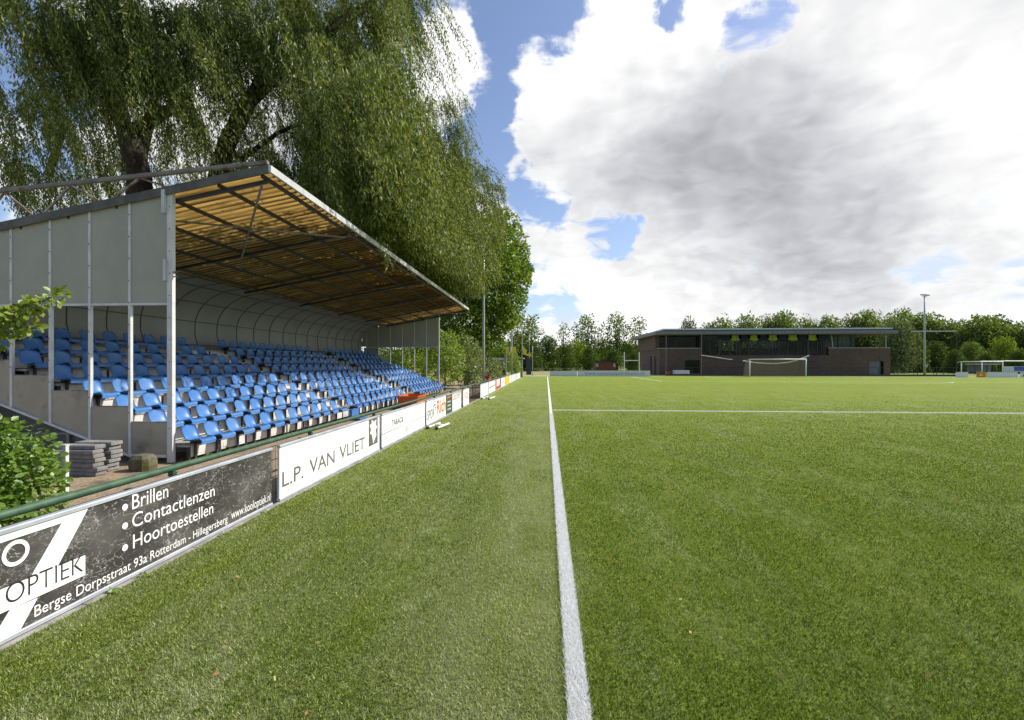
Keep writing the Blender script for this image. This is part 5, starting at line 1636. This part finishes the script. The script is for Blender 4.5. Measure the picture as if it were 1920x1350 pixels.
m = MB(); m.prism([(xa + .25, .12), (xa + .55, .12), (xa + .65, .35), (xa + .45, .6), (xa + .35, .4)], 'y', YR - .026, YR - .0205); m.build('emblem', M['letter_blue'], b)
# white board and orange crate against the clubhouse
b, *_ = flat_board(1261, 1293, 693.5, YC - 3, M['board_grey_and_shaded'], 'low white board leaning space before the clubhouse window', z0=.35) if False else (None,)
wb = empty('notice_board', (at(1261, 700, Y=71.5).x, 71.5, 0), 'low white board on legs before the dark clubhouse window', 'board')
p0, p1 = at(1261.5, 701, Y=71.5), at(1293, 694, Y=71.5)
m = MB(); m.box(p0.x, p1.x, 71.48, 71.52, p0.z, p1.z); m.build('panel', M['board_white'], wb)
m = MB(); m.box(p0.x + .1, p0.x + .16, 71.521, 71.57, 0, p1.z).box(p1.x - .16, p1.x - .1, 71.521, 71.57, 0, p1.z); m.build('leg', M['mast_grey'], wb)
tub('orange_crate', at(1252, 700, Y=72).x, 72, .7, .6, .55, M['tub_orange'], 'small orange crate against the clubhouse corner')

# floodlight mast behind the pitch corner
def mast(name, x, y, h, r0, r1, label, lamp=True, group='lamp masts', box=False):
    root = empty(name, (x, y, 0), label, 'mast', group)
    m = MB(); m.tube([(x, y, -.02), (x, y, h * .33), (x, y, h * .66), (x, y, h)], [r0, r0 * .85 + r1 * .15, r0 * .4 + r1 * .6, r1], 10); m.build('pole', M['mast_grey'], root, smooth=True)
    if lamp:
        m = MB(); m.box(x - .34, x + .34, y - .05, y + .05, h - .02, h + .06)
        m.build('cross_arm', M['mast_grey'], root)
        for dx in (-.37, .05):
            q = MB(); q.prism([(y - .55, h + .05), (y + .35, h + .25), (y + .35, h + .42), (y - .55, h + .2)], 'x', x + dx, x + dx + .32); q.build('lamp_head', M['dark_steel'], root)
    if box:
        m = MB(); m.box(x - .22, x + .22, y - .3, y - .1, 1.1, 1.55); m.build('switch_box', M['mast_grey'], root)
    return root
p = at(1733.5, 556, Y=80)
mast('floodlight_mast', p.x, 80, p.z, .17, .09, 'tall grey floodlight mast in front of the woods past the clubhouse', box=True)
p = at(907, 430, Y=29.2)
mast('floodlight_mast', p.x, 29.2, 9.1, .075, .05, 'tall slim lamp mast whose top is lost in the willow', lamp=False)
p = at(959.5, 520, Y=50)
mast('floodlight_mast', p.x, 50, 11.5, .085, .05, 'slim lamp mast beside the yellow banner', lamp=False)
p = at(979, 566, Y=59)
fm = mast('flag_pole', p.x, 59, p.z, .05, .03, 'slim white pole flying the yellow flag', lamp=False, group=None)
def flag(name, pts, th, label, mats, nx=8):
    root = None
    return root
fp = at(979.8, 647, Y=59)
fl = empty('yellow_flag', fp, 'yellow flag with a dark tip drooping from the slim pole', 'flag')
m = MB(); rows = 9
grid = []
for i in range(rows):
    t = i / (rows - 1)
    top = at(980 + 16.5 * t, 647 + 17 * t ** .8, Y=59); bot = at(980 + 17 * t, 664.5 + 4 * t, Y=59)
    for j in range(4):
        s = j / 3; q = top.lerp(bot, s)
        grid.append((q.x, 59 + .10 * math.sin(t * 9 + s), q.z))
for sgn, off in ((1, 0), (-1, .012)):
    base = len(m.v); m.v += [(a, b_ + off, c) for a, b_, c in grid]
    for i in range(rows - 1):
        for j in range(3):
            k = base + i * 4 + j
            m.f.append((k, k + 4, k + 5, k + 1)[::sgn])
m.build('cloth', M['flag_yellow'], fl, smooth=True)
m = MB(); q = at(989.5, 660.5, Y=58.86); m.box(q.x - .12, q.x + .12, 58.84, 58.86, q.z - .2, q.z + .18); m.build('emblem', M['letter_dark'], fl)
for (u, v, Y_, lab) in ((992.5, 626, 78, 'thin grey pole beyond the yellow flag'), (998.5, 648, 66, 'short thin grey pole at the end of the path')):
    p = at(u, v, Y=Y_); mast('thin_pole', p.x, Y_, p.z, .045, .035, lab, lamp=False, group='thin poles')
# concrete post with yellow banner
p = at(947.8, 652, Y=50)
r_ = empty('concrete_post', (p.x, 50, 0), 'pale concrete post carrying the yellow banner', 'post')
m = MB(); m.box(p.x - .11, p.x + .11, 49.9, 50.1, 0, p.z); m.build('pillar', M['concrete'], r_)
bn = empty('yellow_banner', (p.x, 49.8, 0), 'yellow banner with a white and navy square by the concrete post', 'banner')
a, b_ = at(948.5, 662, Y=49.8), at(968, 650, Y=49.8)
m = MB(); m.box(a.x, b_.x, 49.78, 49.80, a.z, b_.z); m.build('cloth', M['flag_yellow'], bn)
a, b_ = at(955, 659.5, Y=49.8), at(960.5, 650.5, Y=49.8)
m = MB(); m.box(a.x, b_.x, 49.765, 49.779, a.z, b_.z); m.build('emblem', M['letter_white'], bn)
m = MB(); m.box(a.x, a.x + .1, 49.755, 49.764, a.z, b_.z); m.build('emblem', M['letter_blue'], bn)
# cabinet, huts and kiosk by the far corner
a = at(936, 700, Y=46); b_ = at(947, 681, Y=46)
cb = empty('green_cabinet', (a.x, 46, 0), 'dark green metal cabinet behind the far boards', 'cabinet')
m = MB(); m.box(a.x, b_.x, 46, 46.6, 0, b_.z); m.build('body', M['cabinet_green'], cb)
m = MB(); m.box(a.x + .03, (a.x + b_.x) / 2 - .01, 45.98, 45.999, .1, b_.z - .05).box((a.x + b_.x) / 2 + .01, b_.x - .03, 45.98, 45.999, .1, b_.z - .05); m.build('door', M['cabinet_green'], cb)
a = at(928.5, 693, Y=44); b_ = at(936.5, 683.5, Y=44)
sg = empty('yellow_sign', (a.x, 44, 0), 'small yellow sign beside the dark green cabinet', 'sign')
m = MB(); m.box(a.x, b_.x, 43.98, 44.0, a.z, b_.z); m.build('plate', M['board_yellow'], sg)
m = MB(); m.box((a.x + b_.x) / 2 - .02, (a.x + b_.x) / 2 + .02, 44.001, 44.04, 0, b_.z); m.build('pole', M['mast_grey'], sg)
a = at(926, 690, Y=53); b_ = at(943, 671, Y=53)
ht = empty('grey_hut', (a.x, 53, 0), 'grey hut with overhanging flat roof behind the cabinet', 'hut')
m = MB(); m.box(a.x, b_.x, 53, 56, 0, b_.z - .25); m.build('wall', M['hut_grey'], ht)
m = MB(); m.box(a.x - .2, b_.x + .2, 52.7, 56.3, b_.z - .249, b_.z); m.build('roof', M['roof_pale'], ht)
m = MB(); m.box(a.x + .25, b_.x - .15, 52.97, 52.999, .9, b_.z - .6); m.build('window', M['glass_dark'], ht)
a = at(963, 700, Y=60); b_ = at(978, 670, Y=60)
ks = empty('kiosk', (a.x, 60, 0), 'small kiosk with slanted grey roof and teal shutter by the corner', 'kiosk')
m = MB(); m.box(a.x, b_.x, 60, 63, 0, b_.z - .2); m.build('wall', M['shed_brown'], ks)
m = MB(); m.prism([(a.x - .3, b_.z + .25), (a.x - .3, b_.z + .12), (b_.x + .25, b_.z - .19), (b_.x + .25, b_.z - .05)], 'y', 59.6, 63.2); m.build('roof', M['hut_grey'], ks)
c0, c1 = at(971.5, 692, Y=60), at(977, 675, Y=60)
m = MB(); m.box(c0.x, c1.x, 59.97, 59.999, c0.z, c1.z); m.build('shutter', M['teal'], ks)
c0, c1 = at(964.5, 700, Y=60), at(969, 676, Y=60)
m = MB(); m.box(c0.x, c1.x, 59.97, 59.999, 0, c1.z); m.build('door', M['frame_dark'], ks)
a = at(987, 697, Y=72); b_ = at(996, 672, Y=72)
fn = empty('green_screen_fence', (a.x, 72, 0), 'dark green screen fence at the corner behind the yellow flag', 'fence')
m = MB(); m.box(a.x, b_.x, 72, 72.03, .05, b_.z); m.build('screen', M['cabinet_green'], fn)
for xx in (a.x, (a.x + b_.x) / 2, b_.x):
    m = MB(); m.box(xx - .03, xx + .03, 72.031, 72.09, 0, b_.z + .05); m.build('post', M['dark_steel'], fn)
# shed, rugby posts
a, b_ = at(1116.5, 695, Y=92), at(1155, 676, Y=92)
sh = empty('wooden_shed', ((a.x + b_.x) / 2, 92, 0), 'low brown wooden shed with flat roof on the field beyond', 'shed')
m = MB(); m.box(a.x, b_.x, 92, 94.2, 0, b_.z - .2)
m.build('wall', M['shed_brown'], sh)
m = MB(); m.box(a.x - .2, b_.x + .15, 91.7, 94.4, b_.z - .2, b_.z); m.build('roof', M['frame_dark'], sh)
for u in (1119.5, 1152):
    c_ = at(u, 685, Y=92); m = MB(); m.box(c_.x - .2, c_.x + .2, 91.97, 91.999, c_.z - .3, c_.z + .35); m.build('shutter', M['coping'], sh)
a, b_ = at(1170.5, 690, Y=108), at(1198.5, 660, Y=108)
zc_ = at(1180, 676, Y=108).z
rg = empty('rugby_posts', ((a.x + b_.x) / 2, 108, 0), 'white H-shaped rugby posts on the field beyond', 'goal posts')
for xx in (a.x, b_.x):
    m = MB(); m.tube([(xx, 108, -.03), (xx, 108, b_.z)], .09, 8); m.build('goal_post', M['goal_white'], rg)
m = MB(); m.tube([(a.x, 108, zc_), (b_.x, 108, zc_)], .07, 8); m.build('crossbar', M['goal_white'], rg)
# benches and low rails beyond the far boards
a, b_ = at(1087, 693, Y=69), at(1135, 692, Y=69)
bt_ = empty('team_bench', (a.x, 69, 0), 'long dark bench behind the pale board with the web address', 'bench')
m = MB(); m.box(a.x, b_.x, 69, 69.4, .72, .80); m.build('seat', M['dark_steel'], bt_)
for i in range(4):
    xx = a.x + .1 + (b_.x - a.x - .2) * i / 3
    m = MB(); m.box(xx - .03, xx + .03, 69.05, 69.35, 0, .72); m.build('leg', M['dark_steel'], bt_)
# training goals, shelter and boards on the far side
goal('training_goal', at(1802.5, 690, Y=72).x, at(1880, 690, Y=72).x, 72, at(1840, 678, Y=72).z, 1.6, 'white training goal standing behind the plain white board', net=False, group='training goals', r_=.07)
goal('training_goal', at(1841, 690, Y=76).x, at(1930, 690, Y=76).x, 76, at(1880, 677, Y=76).z, 1.6, 'white training goal overlapping the other, by the team shelter', net=False, group='training goals', r_=.08)
a, b_ = at(1824, 700, Y=84), at(1872, 682, Y=84)
ds = empty('team_shelter', ((a.x + b_.x) / 2, 84, 0), 'low team shelter with pale roof and blue-grey panels', 'shelter')
m = MB(); m.box(a.x, b_.x, 83.6, 85.4, b_.z - .12, b_.z); m.build('roof', M['roof_pale'], ds)
m = MB(); m.box(a.x + .1, b_.x - .1, 85.2, 85.24, .3, b_.z - .12); m.build('back_panel', M['door_steel'], ds)
for i in range(5):
    xx = a.x + .12 + (b_.x - a.x - .24) * i / 4
    m = MB(); m.box(xx - .05, xx + .05, 83.7, 83.8, -.03, b_.z - .121); m.build('post', M['dark_steel'], ds)
a, b_ = at(1882, 700, Y=86), at(1940, 687, Y=86)
bb = empty('banner_fence', (a.x, 86, 0), 'blue-grey banner fence beyond the training goals', 'fence')
m = MB(); m.box(a.x, b_.x, 86, 86.04, .35, b_.z); m.build('screen', M['board_grey_and_shaded'], bb)
for i in range(6):
    xx = a.x + (b_.x - a.x) * i / 5
    m = MB(); m.box(xx - .04, xx + .04, 86.041, 86.1, -.03, b_.z + .1); m.build('post', M['dark_steel'], bb)
c_ = at(1915, 690, Y=85.98); m = MB(); m.box(c_.x - 1.1, c_.x + 1.1, 85.97, 85.999, .5, b_.z - .05); m.build('emblem', M['letter_blue'], bb)
# low dark railing before the yellow field
a, b_ = at(1672, 700, Y=82), at(1790, 700, Y=82)
rr_ = empty('field_railing', (a.x, 82, 0), 'low dark railing along the yellow field past the clubhouse', 'railing')
m = MB(); m.box(a.x, b_.x, 82, 82.05, 1.05, 1.10); m.build('rail', M['dark_steel'], rr_)
xx = a.x + .4
while xx < b_.x:
    m = MB(); m.box(xx - .03, xx + .03, 82, 82.05, -.03, 1.05); m.build('post', M['dark_steel'], rr_); xx += 1.5
a, b_ = at(985, 695, Y=78), at(1090, 690, Y=78)
rr_ = empty('field_railing', (a.x, 78, 0), 'thin wire railing along the tan field', 'railing')
m = MB(); m.box(a.x, b_.x, 78, 78.03, .95, .98); m.build('rail', M['mast_grey'], rr_)
xx = a.x + .3
while xx < b_.x:
    m = MB(); m.box(xx - .025, xx + .025, 78, 78.03, -.03, .95); m.build('post', M['mast_grey'], rr_); xx += 2.4
print('LEAVES', N_W1, N_W2, 'OBJECTS', len(bpy.data.objects))
